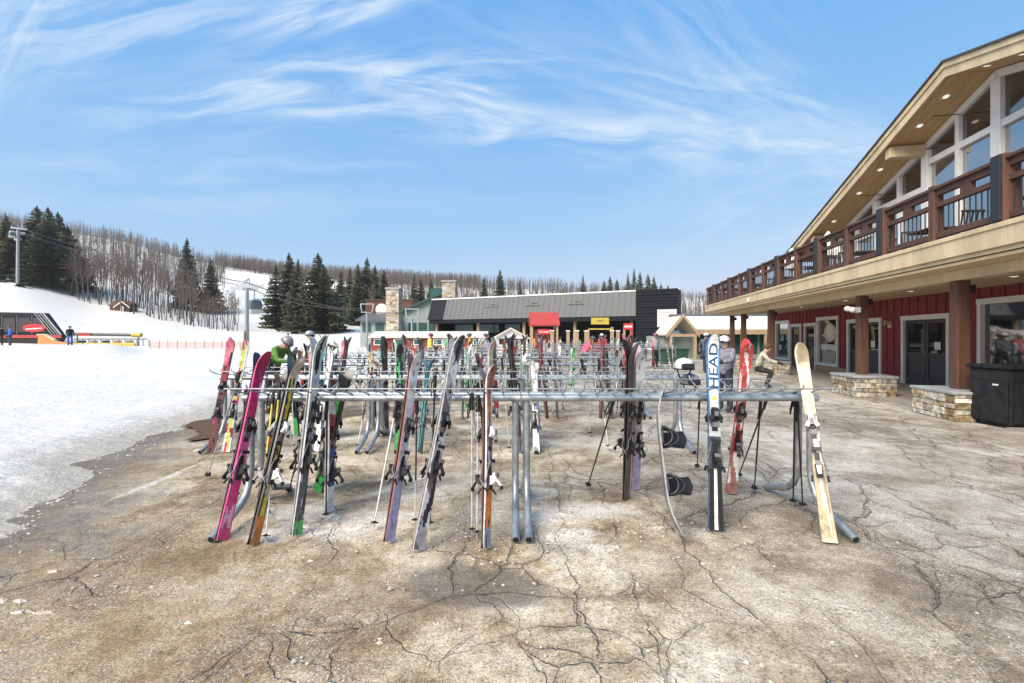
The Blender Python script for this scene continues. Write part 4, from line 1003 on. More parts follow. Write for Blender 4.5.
rp = random.Random(77)
for row, n in ((2,9),(3,9),(4,8)):
    Y, zp, us = ROWS[row]; xs = sorted(rp.uniform(us[0][0]+.1, us[-1][1]-.1) for k in range(n))
    for k, x in enumerate(xs):
        sd = rp.choice((-1,1)); L_ = rp.uniform(1.1,1.3); dx = rp.uniform(-.2,.2); bp = Vector((x+dx, Y+sd*rp.uniform(.3,.5), .005)); c_, w_ = rp.choice(((BK,'black'),(SV,'silver'),(WH,'white and black')))
        pole(0,0,0,0,0,c_,f'{w_} pole on the {ROWN[row]} rack row, number {k+1} of its poles from left',0,(bp+Vector((-dx,-sd*.15,L_)),bp),f'ski poles on the {ROWN[row]} rack row')
# ------------------------------------------------------------------ snowboard, edge on to the camera
bp, tp = gp(671,543), P(653,384,3.98); o = empty('snowboard'); L = (tp-bp).length
o.matrix_world = Matrix.Translation(bp) @ orient(bp, tp, 76).to_4x4(); tag(o, 'snowboard standing edge on with two strap bindings on the right unit', 'snowboard')
b = MB(); n = 26; us = (-1,-.33,.33,1)
def bw(v): e = min(v, 1-v); return .125*math.sqrt(1-(1-min(1, e/.14))**2*.97) + .012*((v-.5)*2)**2
def by(v): e = min(v, 1-v); return -.008 - .10*max(0, 1-e/.27)**2 - .012*math.sin(math.pi*v)*-1
for i in range(n):
    v0, v1 = i/n, (i+1)/n
    for k in range(3):
        for s, c in ((0,(.20,.24,.27)),(1,(.14,.155,.165))):
            q = [(bw(v)*u, by(v)-(.013 if s == 0 else 0), v*L) for v, u in ((v0,us[k]),(v0,us[k+1]),(v1,us[k+1]),(v1,us[k]))]; b.add(q, [(0,1,2,3) if s == 0 else (3,2,1,0)], 0, c)
    for u in (-1,1):
        q = [(bw(v0)*u,by(v0),v0*L),(bw(v1)*u,by(v1),v1*L),(bw(v1)*u,by(v1)-.013,v1*L),(bw(v0)*u,by(v0)-.013,v0*L)]; b.add(q, [(0,1,2,3)], 0, (.26,.28,.29))
b.build('board', M['paint'], o)
for v in (.33,.63):
    z = v*L; b = MB(); y = -.004; b.disc((0,y,z),(0,-1,0),.06,.02,16,0,K); b.box(-.13,.12,y-.026,y-.004,z-.06,z+.06,0,(.015,.015,.017))
    bd = b.build('snowboard_binding', M['plastic'], o, bevel=.006)
    b = MB(); vs = []; m_ = 8
    for j in range(5):
        for i in range(m_+1): a = lerp(-.85,.85,i/m_); h = j/4; rr_ = lerp(.075,.10,h); vs.append((.07+math.cos(a)*rr_*.6+h*.05, y-.03-h*.20*(1-.18*abs(a)), z+math.sin(a)*rr_))
    b.add(vs, [(j*(m_+1)+i, j*(m_+1)+i+1, (j+1)*(m_+1)+i+1, (j+1)*(m_+1)+i) for j in range(4) for i in range(m_)], 0, (.012,.012,.014)); hb = b.build('highback', M['plastic'], bd); sm_ = hb.modifiers.new('thickness','SOLIDIFY'); sm_.thickness = .012
    for x, hgt in ((-.09,.075),(.02,.13)):
        b = MB(); pts = [(x, y-.02-math.sin(math.pi*t)*hgt, z+math.cos(math.pi*t)*.075) for t in [i/10 for i in range(11)]]
        b.tube([(q_[0]-.012,q_[1],q_[2]) for q_ in pts], .011, 6, 0, (.014,.014,.016)); b.tube([(q_[0]+.012,q_[1],q_[2]) for q_ in pts], .011, 6, 0, (.02,.02,.022))
        b.build('strap', M['plastic'], bd)

# ------------------------------------------------------------------ helmets hung on the rack ends
def helmet_geo(b, c, s, col):
    b.ell(c, (.115*s,.13*s,.105*s), 0, col, 14, 7, -.35)
    b.tube([(c[0]+math.cos(a)*.117*s, c[1]+math.sin(a)*.132*s, c[2]-.035*s) for a in [i*math.pi/8 for i in range(17)]], .010*s, 6, 0, K)
for px, py, Y, col, lb in ((684,366,5.6,(.78,.77,.74),'white helmet hanging by its strap behind the right unit'), (690,381,5.7,(.30,.31,.33),'grey helmet hanging just below the white helmet')):
    c = P(px, py, Y); o = empty('ski_helmet', c); tag(o, lb, 'helmet'); b = MB(); helmet_geo(b, (0,0,0), 1, col); b.build('shell', M['paint'], o)
    b = MB(); b.tube([(-.09,0,-.03),(-.05,0,-.14),(0,-.02,-.17),(.05,0,-.14),(.09,0,-.03)], .009, 5, 0, K); b.build('strap', M['cloth'], o)
    b = MB(); b.box(-.08,.08,-.145,-.115,-.03,.04,0,(.02,.02,.03)); b.build('goggles', M['paint'], o, bevel=.015)
# the extra rack leg that carries them is the second row's right end

# ------------------------------------------------------------------ people
def seg_d(p, a, c):
    ab = c-a; t = max(0, min(1, (p-a).dot(ab)/max(1e-9, ab.length_squared))); return (p-(a+ab*t)).length
def person(loc, rz, label, jacket, pants, pose='stand', s=1.0, hat=None, hair=None, boots=(.03,.03,.035), glove=(.03,.03,.03), goggles=True, group=None, skin=(.55,.36,.27)):
    J = {'pel':(0,0,.95),'wst':(0,.01,1.08),'chs':(0,.01,1.28),'nk':(0,-.01,1.47),'hd':(0,-.03,1.60),'top':(0,-.025,1.70)}
    sh = .185; arms = {}; legs = {}
    for k, sx in (('l',-1),('r',1)):
        arms[k] = [(sx*sh,.01,1.40),(sx*.25,.02,1.14),(sx*.23,-.12,.93),(sx*.23,-.17,.86)]
        legs[k] = [(sx*.10,0,.90),(sx*.12,-.02,.50),(sx*.12,.02,.10),(sx*.13,-.12,.05)]
    if pose == 'walk':
        legs['l'] = [(-.10,0,.90),(-.11,-.20,.52),(-.11,-.22,.10),(-.11,-.36,.06)]; legs['r'] = [(.10,0,.90),(.11,.10,.50),(.11,.34,.14),(.11,.24,.06)]
        arms['l'] = [(-.19,.01,1.40),(-.25,.14,1.16),(-.22,.10,.92),(-.22,.08,.85)]; arms['r'] = [(.19,.01,1.40),(.25,-.12,1.17),(.21,-.30,1.02),(.20,-.36,.98)]
    if pose == 'lean':     # bent forward over the rack, both hands in front
        J.update(wst=(0,-.05,1.07), chs=(0,-.20,1.22), nk=(0,-.32,1.36), hd=(0,-.40,1.45), top=(0,-.43,1.55))
        for k, sx in (('l',-1),('r',1)): arms[k] = [(sx*sh,-.24,1.30),(sx*.24,-.36,1.06),(sx*.16,-.60,1.05),(sx*.14,-.67,1.05)]
    if pose == 'bend':     # deep bend down to the boots, one leg forward
        J.update(pel=(0,.15,.84), wst=(0,.06,.96), chs=(0,-.16,1.04), nk=(0,-.33,1.06), hd=(0,-.45,1.05), top=(0,-.54,1.07))
        legs['l'] = [(-.10,.13,.80),(-.12,-.12,.48),(-.12,-.14,.10),(-.12,-.28,.05)]; legs['r'] = [(.10,.13,.80),(.12,.10,.45),(.12,.26,.10),(.12,.14,.05)]
        for k, sx in (('l',-1),('r',1)): arms[k] = [(sx*sh,-.24,.99),(sx*.24,-.30,.74),(sx*.15,-.34,.50),(sx*.14,-.36,.43)]
    if pose == 'crouch':
        J.update(pel=(0,.2,.62), wst=(0,.16,.75), chs=(0,.05,.97), nk=(0,-.04,1.13), hd=(0,-.10,1.25), top=(0,-.12,1.35))
        for k, sx in (('l',-1),('r',1)):
            arms[k] = [(sx*sh,.03,1.07),(sx*.25,-.12,.87),(sx*.20,-.34,.80),(sx*.19,-.41,.78)]; legs[k] = [(sx*.10,.18,.58),(sx*.14,-.22,.50),(sx*.12,-.06,.10),(sx*.12,-.21,.05)]
    if pose == 'reach':
        arms['l'] = [(-.19,0,1.40),(-.27,-.20,1.27),(-.22,-.44,1.25),(-.21,-.52,1.25)]; arms['r'] = [(.19,0,1.40),(.27,-.15,1.20),(.20,-.38,1.16),(.19,-.45,1.15)]
    vs, ed, rd, rg = [], [], [], []
    def addv(p, r, par=None, reg='j'):
        vs.append(Vector(p)); rd.append(r)
        if par is not None: ed.append((par, len(vs)-1)); rg.append(reg)
        return len(vs)-1
    pel = addv(J['pel'], .155); w = addv(J['wst'], .155, pel, 'j'); ch = addv(J['chs'], .17, w, 'j'); nk = addv(J['nk'], .062, ch, 'j')
    hd = addv(J['hd'], .098, nk, 's'); tp_ = addv(J['top'], .075, hd, 's')
    f = (Vector(J['hd'])-Vector(J['nk'])).normalized(); fwd = Vector((0,-1,0)); fwd = (fwd - f*fwd.dot(f)).normalized(); addv(Vector(J['hd'])+fwd*.105-f*.01, .018, hd, 's')
    for k in 'lr':
        a = arms[k]; i0 = addv(a[0], .082, ch, 'j'); i1 = addv(a[1], .062, i0, 'j'); i2 = addv(a[2], .048, i1, 'j'); i3 = addv(a[3], .043, i2, 'g')
        d = (Vector(a[3])-Vector(a[2])).normalized(); sx = -1 if k == 'l' else 1; side = Vector((1,0,0)); side = (side-d*side.dot(d)).normalized(); oth = d.cross(side)
        for q in range(4): base = Vector(a[3])+d*.035+oth*(q-1.5)*.021; j1 = addv(base+d*.035, .012, i3, 'g'); addv(base+d*(.065+.008*(q in (1,2)))+side*-sx*.02, .010, j1, 'g')
        addv(Vector(a[3])+oth*.055-side*sx*.01, .013, i3, 'g')
        l = legs[k]; i0 = addv(l[0], .105, pel, 'p'); i1 = addv(l[1], .075, i0, 'p'); i2 = addv(l[2], .068, i1, 'p'); i3 = addv(l[3], .048, i2, 'b')
    me = bpy.data.meshes.new('person'); me.from_pydata([tuple(v) for v in vs], ed, []); t = bpy.data.objects.new('tmp', me); COL.objects.link(t)
    md = t.modifiers.new('skin', 'SKIN'); md.use_smooth_shade = True
    for i, r_ in enumerate(rd): me.skin_vertices[0].data[i].radius = (r_*1.05, r_*.85) if i < 3 else (r_, r_); me.skin_vertices[0].data[i].use_root = (i == 0)
    sb = t.modifiers.new('sub', 'SUBSURF'); sb.levels = 1
    dg = bpy.context.evaluated_depsgraph_get(); res = bpy.data.meshes.new_from_object(t.evaluated_get(dg)); bpy.data.objects.remove(t)
    cm = {'j':jacket,'p':pants,'s':skin,'g':glove,'b':boots}; at = res.color_attributes.new('Col','FLOAT_COLOR','CORNER'); buf = []
    for p in res.polygons:
        c = p.center; best = min(range(len(ed)), key=lambda e: seg_d(c, vs[ed[e][0]], vs[ed[e][1]]) - .5*min(rd[ed[e][0]], rd[ed[e][1]])); g_ = rg[best]
        if g_ == 'p' and c.z < .17: g_ = 'b'
        if g_ == 'j' and c.z < J['pel'][2]-.05 and pose not in ('bend','crouch') and abs(c.x) < .2: g_ = 'p'
        cc = cm[g_]; buf += [cc[0],cc[1],cc[2],1]*p.loop_total
    at.data.foreach_set('color', buf); res.materials.clear(); res.materials.append(M['cloth'])
    o = bpy.data.objects.new('person', res); COL.objects.link(o); o.location = loc; o.rotation_euler = (0,0,rz); o.scale = (s,s,s); tag(o, label, 'person', group)
    hd_ = Vector(J['hd'])+f*.02; ax = f.to_track_quat('Z','Y').to_matrix().to_4x4()
    if hat:
        b = MB(); helmet_geo(b, (0,0,.03), 1.02, hat); h = b.build('helmet', M['paint'], o); h.location = hd_ - fwd*.005; h.rotation_euler = ax.to_euler()
    if hair:
        b = MB(); b.ell((0,.02,.02), (.108,.115,.11), 0, hair, 12, 6, -.7); h = b.build('hair', M['cloth'], o); h.location = hd_ - fwd*.02; h.rotation_euler = ax.to_euler()
    if hat and goggles:
        b = MB(); b.box(-.075,.075,-.03,.01,-.03,.035,0,(.02,.02,.03)); h = b.build('goggles', M['paint'], o, bevel=.015); h.location = hd_ + fwd*.10; h.rotation_euler = (ax @ Matrix.Identity(4)).to_euler()
    return o
def at_px(px, Y): return Vector(((px-512)/F*Y, Y, .0))
person(at_px(272, 10.3), math.radians(75), 'person in a green jacket and grey helmet leaning over behind the left rack end', (.10,.24,.04), (.03,.03,.035), 'lean', 1.0, (.28,.26,.28))
person(at_px(309, 12.8), math.radians(160), 'person in a white jacket and blue trousers with grey helmet behind the rack', (.70,.70,.70), (.06,.20,.42), 'stand', 1.0, (.42,.42,.47))
person(Vector(((288-512)/F*40, 40, .12)), math.radians(20), 'person in a dark brown jacket walking alone on the snow', (.16,.07,.04), (.04,.04,.06), 'walk', 1.0, None, (.10,.05,.03))
person(at_px(725, 9.6), math.radians(-60), 'person in a grey jacket and white helmet standing behind the lettered skis', (.22,.22,.27), (.03,.035,.06), 'reach', .92, (.75,.74,.72))
person(at_px(764, 14.2), math.radians(62), 'person in a pale tan jacket with brown hair crouching near the stone plinth', (.44,.42,.36), (.02,.02,.024), 'crouch', .98, None, (.12,.065,.035))
person(Vector(((70-512)/F*45, 45, .64)), math.radians(60), 'person in a black jacket and blue trousers by the yellow loading corral', (.015,.018,.02), (.05,.13,.38), 'stand', 1.12, None, (.02,.015,.01))
person(Vector(((10-512)/F*43, 43, .62)), math.radians(-30), 'person in a bright blue jacket in front of the dark station', (.03,.13,.50), (.05,.06,.09), 'stand', 1.1, (.05,.05,.08))
person(Vector(((0-512)/F*45, 45, .64)), math.radians(40), 'person in black beside the one in bright blue', (.02,.02,.024), (.03,.03,.035), 'stand', 1.12, (.03,.03,.03))
for px, Y, jk, pn, pose, lb in ((470,24,(.55,.32,.04),(.10,.12,.10),'stand','person in a mustard jacket behind the centre racks'), (514,25,(.03,.04,.09),(.62,.62,.62),'stand','person in navy jacket and white trousers before the small white cabin'),
        (485,26,(.45,.42,.40),(.06,.05,.05),'walk','person in a pale grey jacket before the low red shed'), (449,27,(.10,.38,.20),(.30,.30,.25),'stand','person in a green jacket before the low red shed'), (537,27,(.72,.25,.05),(.05,.05,.06),'stand','person in an orange jacket below the red kiosk'),
        (583,17,(.70,.10,.20),(.03,.03,.03),'lean','person in a pink jacket stooping between the middle racks'), (706,20,(.10,.11,.13),(.03,.03,.04),'walk','person in dark clothes walking below the timber gable'), (430,23,(.62,.60,.10),(.10,.10,.10),'stand','person in a yellow jacket among the far racks on the left'),
        (602,26,(.42,.06,.06),(.05,.05,.07),'stand','person in a dark red jacket before the yellow banner'), (655,23,(.5,.5,.52),(.03,.03,.03),'stand','person in a light grey jacket beside the green bins')):
    person(at_px(px, Y), R.uniform(0,6.28), lb, jk, pn, pose, 1.0, R.choice([(.05,.05,.05),(.6,.6,.6),(.3,.05,.05)]))
# ------------------------------------------------------------------ long lift terminal with the metal band
M['metalroof'] = mat('grey_metal_cladding', (.118,.122,.128), .65, 0, .3, 1.2, (.072,.076,.082), 0, (1,1,.25))
M['greysteel'] = mat('painted_grey_steel', (.10,.11,.115), .5, 0, .3, 3)
M['darkclad'] = mat('dark_blue_cladding', (.011,.014,.021), .7, 0, .35, 3, None, .002, (1,1,1), .2)
M['green'] = mat('green_trim', (.02,.075,.055), .6, 0, .3, 3)
M['greygreen'] = mat('grey_green_siding', (.30,.36,.34), .75, 0, .15, 2)
M['shingle'] = mat('brown_shingle', (.13,.055,.035), .85, 0, .4, 6)
M['redshed'] = mat('red_shed_board', (.25,.045,.03), .75, 0, .3, 3)
M['kiosk'] = mat('kiosk_red_roof', (.42,.05,.042), .6, 0, .2, 3)
M['logs'] = mat('pale_timber', (.42,.31,.20), .7, 0, .25, 4)
M['yellow'] = mat('yellow_paint', (.55,.41,.06), .6, 0, .15, 4)
M['orange'] = mat('orange_net', (.62,.27,.10), .7, 0, .15, 4)
M['teal'] = mat('teal_glass', (.03,.11,.10), .2, 0, .3, 2)
A = Vector((-9.7,56,0)); Bp = Vector((12.46,45,0)); e = (Bp-A).normalized(); ang = math.atan2(e.y, e.x); LN = (Bp-A).length
tm = empty('lift_terminal', A, ang); tag(tm, 'long dark lift terminal with a slanted grey metal fascia and open front', 'building')
b = MB(); b.prism([(-1.0,3.55),(-.1,6.0),(.15,6.0),(.15,3.55)], 'x', .05, LN-.01); x = .6
while x < LN: b.bar((x,-1.01,3.55),(x,-.11,6.0),.05,.05,0,None,(0,1,0)); x += .62
b.build('metal_fascia', M['metalroof'], tm)
b = MB(); b.box(0,LN,.16,9,5.75,5.98); b.build('roof', M['roof'], tm)
b = MB(); b.box(-.15,LN+3.9,-.16,1.7,6.005,6.14); b.build('roof_snow', M['snowcap'], tm, bevel=.04)
b = MB(); b.box(.1,LN,-.95,.14,3.1,3.54); b.build('eave_beam', M['darkclad'], tm)
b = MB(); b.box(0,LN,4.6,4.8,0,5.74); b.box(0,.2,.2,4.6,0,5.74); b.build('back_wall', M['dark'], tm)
b = MB(); b.box(LN,LN+3.85,-1.0,1.6,0,6.0); z = .3
while z < 5.9: b.box(LN-.02,LN+3.87,-1.03-.05*(int(z*10)%2),-.99,z,z+.25); z += .29
b.build('side_tower', M['darkclad'], tm)
b = MB(); b.box(LN+2.0,LN+3.75,-1.10,-1.04,2.45,4.1,0,(.62,.62,.63))
for k in range(5): b.box(LN+2.2,LN+3.5-.2*(k%2),-1.108,-1.101,3.78-k*.27,3.82-k*.27,0,(.40,.40,.43) if k else (.4,.2,.2))
b.build('sign_board', M['plastic'], tm)
for k in range(5):
    x = .6+k*(LN-1.2)/4; b = MB(); b.box(x-.14,x+.14,-.2,.08,0,3.09); b.build('post', M['logs'], tm)
for k,(x0,x1) in enumerate(((2,4.6),(5.4,8.2),(9.0,11.0))):
    b = MB(); b.box(x0,x1,1.8,1.9,2.0,3.0); b.build('window', M['teal'], tm)
for k in range(3):
    x = 8.5+k*5.0; b = MB(); b.bar((x-.9,-.64,5.0),(x+.9,-.64,5.0),.02,.10,0,None,(0,1,0)); b.bar((x-.2,-.53,5.28),(x+.6,-.53,5.28),.02,.08,0,None,(0,1,0)); b.build('cladding_patch', M['concrete'], tm)
b = MB(); b.prism([(-1.08,3.54),(-.16,6.0),(-.1,6.0),(-1.0,3.54)], 'x', -.06, 2.1); b.build('end_panel', M['darkclad'], tm)
# ------------------------------------------------------------------ stone chimneys and gabled building at the left
def chim(px, top, Y, w, label):
    X = (px-512)/F*Y; zt = H+(HZ-top)/F*Y; o = empty('stone_chimney', (X,Y,0)); tag(o, label, 'chimney')
    b = MB(); stone_faces(b, -w/2, w/2, -w/2, w/2, 0, zt-.25, 'xyX', .3, .8, (.22,.4)); b.build('stack', M['stone'], o); b = MB(); b.box(-w/2-.12,w/2+.12,-w/2-.12,w/2+.12,zt-.25,zt); b.build('chimney_cap', M['cap'], o, bevel=.03)
chim(394, 288, 56.5, 1.55, 'square stone chimney standing against the brown shingled block')
chim(449.5, 281, 61, 1.75, 'square stone chimney rising through the green edged gable roof')
gx = (442-512)/F*62; gb = empty('gabled_building', (gx,62,0)); tag(gb, 'grey green gabled building with dark green roof edges left of the terminal', 'building')
hw, ez, rz = 6.2, 4.85, 7.5
b = MB(); b.prism([(-hw+.4,0),(hw-.4,0),(hw-.4,ez-.1),(0,rz-.25),(-hw+.4,ez-.1)], 'y', 0, 10); b.build('wall', M['greygreen'], gb)
b = MB()
for s in (-1,1): b.prism([(s*hw*1.06,ez-.25),(0,rz),(0,rz-.32),(s*hw*1.06,ez-.57)], 'y', -.6, 10.5)
b.build('roof', M['green'], gb)
b = MB(); b.prism([(-hw*.95,ez+.06),(-hw*.4,rz-1.12+.15),(-hw*.4,rz-1.12+.0),(-hw*.95,ez-.08)], 'y', .5, 10); b.build('roof_snow', M['snowcap'], gb)
for k, x in enumerate((-4.6,-3.2,-1.8)):
    b = MB(); b.box(x,x+1.1,-.06,.02,1.2,3.4); o = b.build('window', M['green'], gb); b = MB(); b.box(x+.1,x+1.0,-.08,-.062,1.3,3.3); b.build('pane', M['teal'], o)
b = MB(); b.box(-1.6,-.1,-.3,1.2,6.9,8.1); o = b.build('dormer', M['green'], gb); b = MB(); b.box(-1.4,-.3,-.33,-.31,7.2,7.9); b.build('dormer_pane', M['teal'], o)
bx = empty('shingled_block', ((386-512)/F*64,64,0)); tag(bx, 'brown shingled block with a white round sign behind the stone chimney', 'building')
b = MB(); b.box(-2.9,3.6,0,8,0,6.6); b.build('wall', M['shingle'], bx); b = MB(); b.box(-3.0,3.7,-.1,8.1,6.6,6.78); b.build('roof', M['roof'], bx)
b = MB(); b.disc((-.6,-.02,5.3),(0,-1,0),.85,.06,20,0,(.8,.8,.78)); b.build('round_sign', M['plastic'], bx)
wg = empty('glazed_wing', ((380-512)/F*60,60,0)); tag(wg, 'low glazed wing with a pale metal roof below the brown block', 'building')
b = MB(); b.box(-2.6,2.2,0,5,0,3.6); b.build('wall', M['greygreen'], wg); b = MB(); b.prism([(-.7,3.55),(5,4.9),(5,5.05),(-.7,3.72)], 'x', -3.0, 2.4); b.build('roof', M['metalroof'], wg)
for x in (-2.3,-.6,1.0): b = MB(); b.box(x,x+1.1,-.05,-.003,2.1,3.3); b.build('window', M['teal'], wg)
# ------------------------------------------------------------------ low red shed, cabin, kiosk, signs
def gable_hut(name, px0, px1, Y, eave, ridge, dep, wallm, roofm, label, snow=False, along=True, wins=0, cat='hut'):
    x0, x1 = (px0-512)/F*Y, (px1-512)/F*Y; cx, hw = (x0+x1)/2, (x1-x0)/2; ze, zr = H+(HZ-eave)/F*Y, H+(HZ-ridge)/F*Y
    o = empty(name, (cx,Y,0)); tag(o, label, cat)
    if along:
        b = MB(); b.prism([(0.25,0),(dep-.25,0),(dep-.25,ze-.1),(dep/2,zr-.15),(.25,ze-.1)], 'x', -hw+.2, hw-.2); b.build('wall', wallm, o)
        b = MB(); b.prism([(-.05,ze-.02),(dep/2,zr),(dep+.05,ze-.02),(dep+.05,ze-.14),(dep/2,zr-.13),(-.05,ze-.14)], 'x', -hw, hw); b.build('roof', roofm, o)
        for k in range(wins):
            x = lerp(-hw+.9,hw-.9,k/max(1,wins-1)); b = MB(); b.box(x-.42,x+.42,.17,.26,.75,ze-.22); f = b.build('window', M['white'], o); b = MB(); b.box(x-.34,x+.34,.15,.168,.83,ze-.30); b.build('pane', M['teal'], f)
    else:
        b = MB(); b.prism([(-hw+.2,0),(hw-.2,0),(hw-.2,ze-.1),(0,zr-.15),(-hw+.2,ze-.1)], 'y', .3, dep); b.build('wall', wallm, o)
        b = MB(); b.prism([(-hw-.05,ze-.1),(0,zr),(hw+.05,ze-.1),(hw+.05,ze-.24),(0,zr-.14),(-hw-.05,ze-.24)], 'y', 0, dep+.2); b.build('roof', roofm, o)
        for k in range(wins):
            x = lerp(-hw*.45,hw*.45,k/max(1,wins-1)); b = MB(); b.box(x-.3,x+.3,.24,.31,.9,ze-.15); f = b.build('window', M['dark'], o)
    return o, hw, ze, zr
M['shedroof'] = mat('snowy_shed_roof', (.62,.58,.52), .8, 0, .2, 3)
gable_hut('red_shed', 368, 487, 42, 336.5, 331, 4.5, M['redshed'], M['shedroof'], 'long low red shed with pale snowy roof below the gabled building', wins=6, cat='shed')
o, hw, ze, zr = gable_hut('ticket_cabin', 492, 530, 39, 337, 327.5, 3.5, M['white'], M['shedroof'], 'small white gabled cabin with snowy roof between red shed and kiosk', along=False, wins=2, cat='cabin')
b = MB(); b.box(-.22,.22,.22,.31,.05,1.25); b.build('door', M['kiosk'], o)
for s in (-1,1): b = MB(); b.box(s*hw*1.02-.07,s*hw*1.02+.07,-.06,.10,0,ze-.2); b.build('post', M['logs'], o)
kx = (545-512)/F*37; k_ = empty('red_kiosk', (kx,37,0)); tag(k_, 'open kiosk with bright red pitched roof and red sign before the terminal', 'kiosk')
b = MB(); b.prism([(-.1,2.55),(1.3,3.6),(2.7,2.55),(2.7,2.43),(1.3,3.46),(-.1,2.43)], 'x', -1.25, 1.2); b.build('roof', M['kiosk'], k_)
for x in (-1.05,1.0):
    for y in (.1,2.5): b = MB(); b.box(x-.08,x+.08,y-.08,y+.08,0,2.45); b.build('post', M['logs'], k_)
b = MB(); b.box(-.85,.8,.6,.68,.0,2.1); b.build('counter_wall', M['redshed'], k_)
b = MB(); b.box(-.6,.5,.02,.06,1.75,2.15,0,(.6,.06,.07)); b.box(-.45,.35,.012,.019,1.9,1.96,0,(.8,.75,.7)); b.build('sign_board', M['plastic'], k_)
sg = empty('banner_frame', ((600-512)/F*36,36,0)); tag(sg, 'yellow banner on two tall timber posts in the terminal opening', 'sign')
for x in (-.95,.95): b = MB(); b.box(x-.09,x+.09,-.09,.09,0,2.1 if x < 0 else 2.3); b.build('post', M['logs'], sg)
b = MB(); b.box(-.70,.70,-.05,.03,2.52,3.05); b.box(-.9,.9,-.03,.02,2.1,2.2); o = b.build('banner', M['yellow'], sg); b = MB(); b.box(-.25,.25,-.06,-.052,2.75,2.83,0,(.15,.12,.05)); b.build('lettering', M['plastic'], o)
sg = empty('gate_sign', ((628-512)/F*36,36,0)); tag(sg, 'small red and white sign over two posts right of the yellow banner', 'sign')
for x in (-.3,.3): b = MB(); b.box(x-.07,x+.07,-.07,.07,0,2.35); b.build('post', M['kiosk' if x > 0 else 'logs'], sg)
b = MB(); b.box(-.38,.38,-.10,-.072,2.1,2.6,0,(.55,.05,.06)); b.box(-.3,.3,-.108,-.101,2.28,2.42,0,(.8,.8,.8)); b.build('sign_board', M['plastic'], sg)
for px, Y in ((568,34),(577,33.5),(586,34.5),(612,33),(618,34),(552,33)):
    o = empty('lane_post', ((px-512)/F*Y,Y,0)); tag(o, 'square timber post marking the lift lanes', 'post', 'lift lane posts'); b = MB(); b.box(-.11,.11,-.11,.11,0,1.95); b.build('shaft', M['logs'], o); b = MB(); b.box(-.14,.14,-.14,.14,1.95,2.02); b.build('post_cap', M['snowcap'], o)
# timber gabled hut with white roof
hx = (683-512)/F*32; h_ = empty('timber_hut', (hx,32,0)); tag(h_, 'timber hut with open gable porch and long snow covered roof', 'hut')
b = MB()
for s in (-1,1): b.prism([(s*1.15,1.75),(0,3.15),(0,2.88),(s*1.15,1.48)], 'y', -.1, .12)
b.box(-.95,.95,-.06,.06,1.55,1.75); b.build('gable_frame', M['logs'], h_)
for x in (-.85,.85): b = MB(); b.box(x-.08,x+.08,-.08,.08,0,1.6); b.build('post', M['logs'], h_)
b = MB(); b.prism([(-1.1,1.72),(0,3.05),(1.1,1.72),(1.1,1.64),(0,2.95),(-1.1,1.64)], 'y', .13, 3); b.build('porch_roof', M['shedroof'], h_)
b = MB(); b.box(1.2,8.5,1.5,6,0,2.05); b.box(-.8,1.2,1.6,6,0,1.6); b.build('wall', M['greygreen'], h_)
b = MB(); b.prism([(.6,2.02),(3.2,3.0),(3.2,3.12),(.6,2.2)], 'x', .9, 8.8); b.build('roof_snow', M['snowcap'], h_, bevel=.03)
b = MB(); b.prism([(2.9,2.8),(4.4,3.35),(6.2,2.4),(6.2,2.3),(2.9,2.7)], 'x', .6, 8.8); b.build('roof', M['metalroof'], h_)
b = MB(); b.box(.9,8.8,.45,.6,1.72,2.08); b.build('fascia', M['logs'], h_)
for k in range(6): x = 1.6+k*1.15; b = MB(); b.box(x,x+.95,1.44,1.497,.3,1.75); b.build('window', M['teal'], h_)
for k in range(5): x = 1.0+k*1.7; b = MB(); b.box(x-.07,x+.07,.48,.62,0,1.74); b.build('post', M['logs'], h_)
gn = empty('green_bin', ((675-512)/F*26,26,0)); tag(gn, 'dark green ribbed skip standing before the timber hut', 'skip')
b = MB(); b.prism([(-.7,.1),(.7,.1),(.8,.82),(-.8,.82)], 'y', 0, .9); 
for x in (-.45,-.05,.35): b.bar((x,-.02,.12),(x*1.08,-.02,.8),.07,.05)
b.build('body', M['green'], gn); b = MB(); b.box(-.86,.86,-.06,.96,.82,.88); b.build('rim', M['green'], gn)
for px, Y, lb in ((651,30,'white snow topped picnic table right of the terminal posts'),):
    o = empty('picnic_table', ((px-512)/F*Y,Y,0)); tag(o, lb, 'picnic table'); b = MB(); b.box(-.9,.9,-.38,.38,.72,.77); b.build('tabletop', M['snowcap'], o)
    for s in (-1,1):
        b = MB(); b.box(-.9,.9,s*.72-.13,s*.72+.13,.42,.46); b.build('bench', M['logs'], o); b = MB(); b.bar((s*.65,-.6,0),(s*.65,.2,.72),.09,.05); b.bar((s*.65,.6,0),(s*.65,-.2,.72),.09,.05); b.bar((s*.65,-.75,.39),(s*.65,.75,.39),.05,.07); b.build('leg_frame', M['logs'], o)
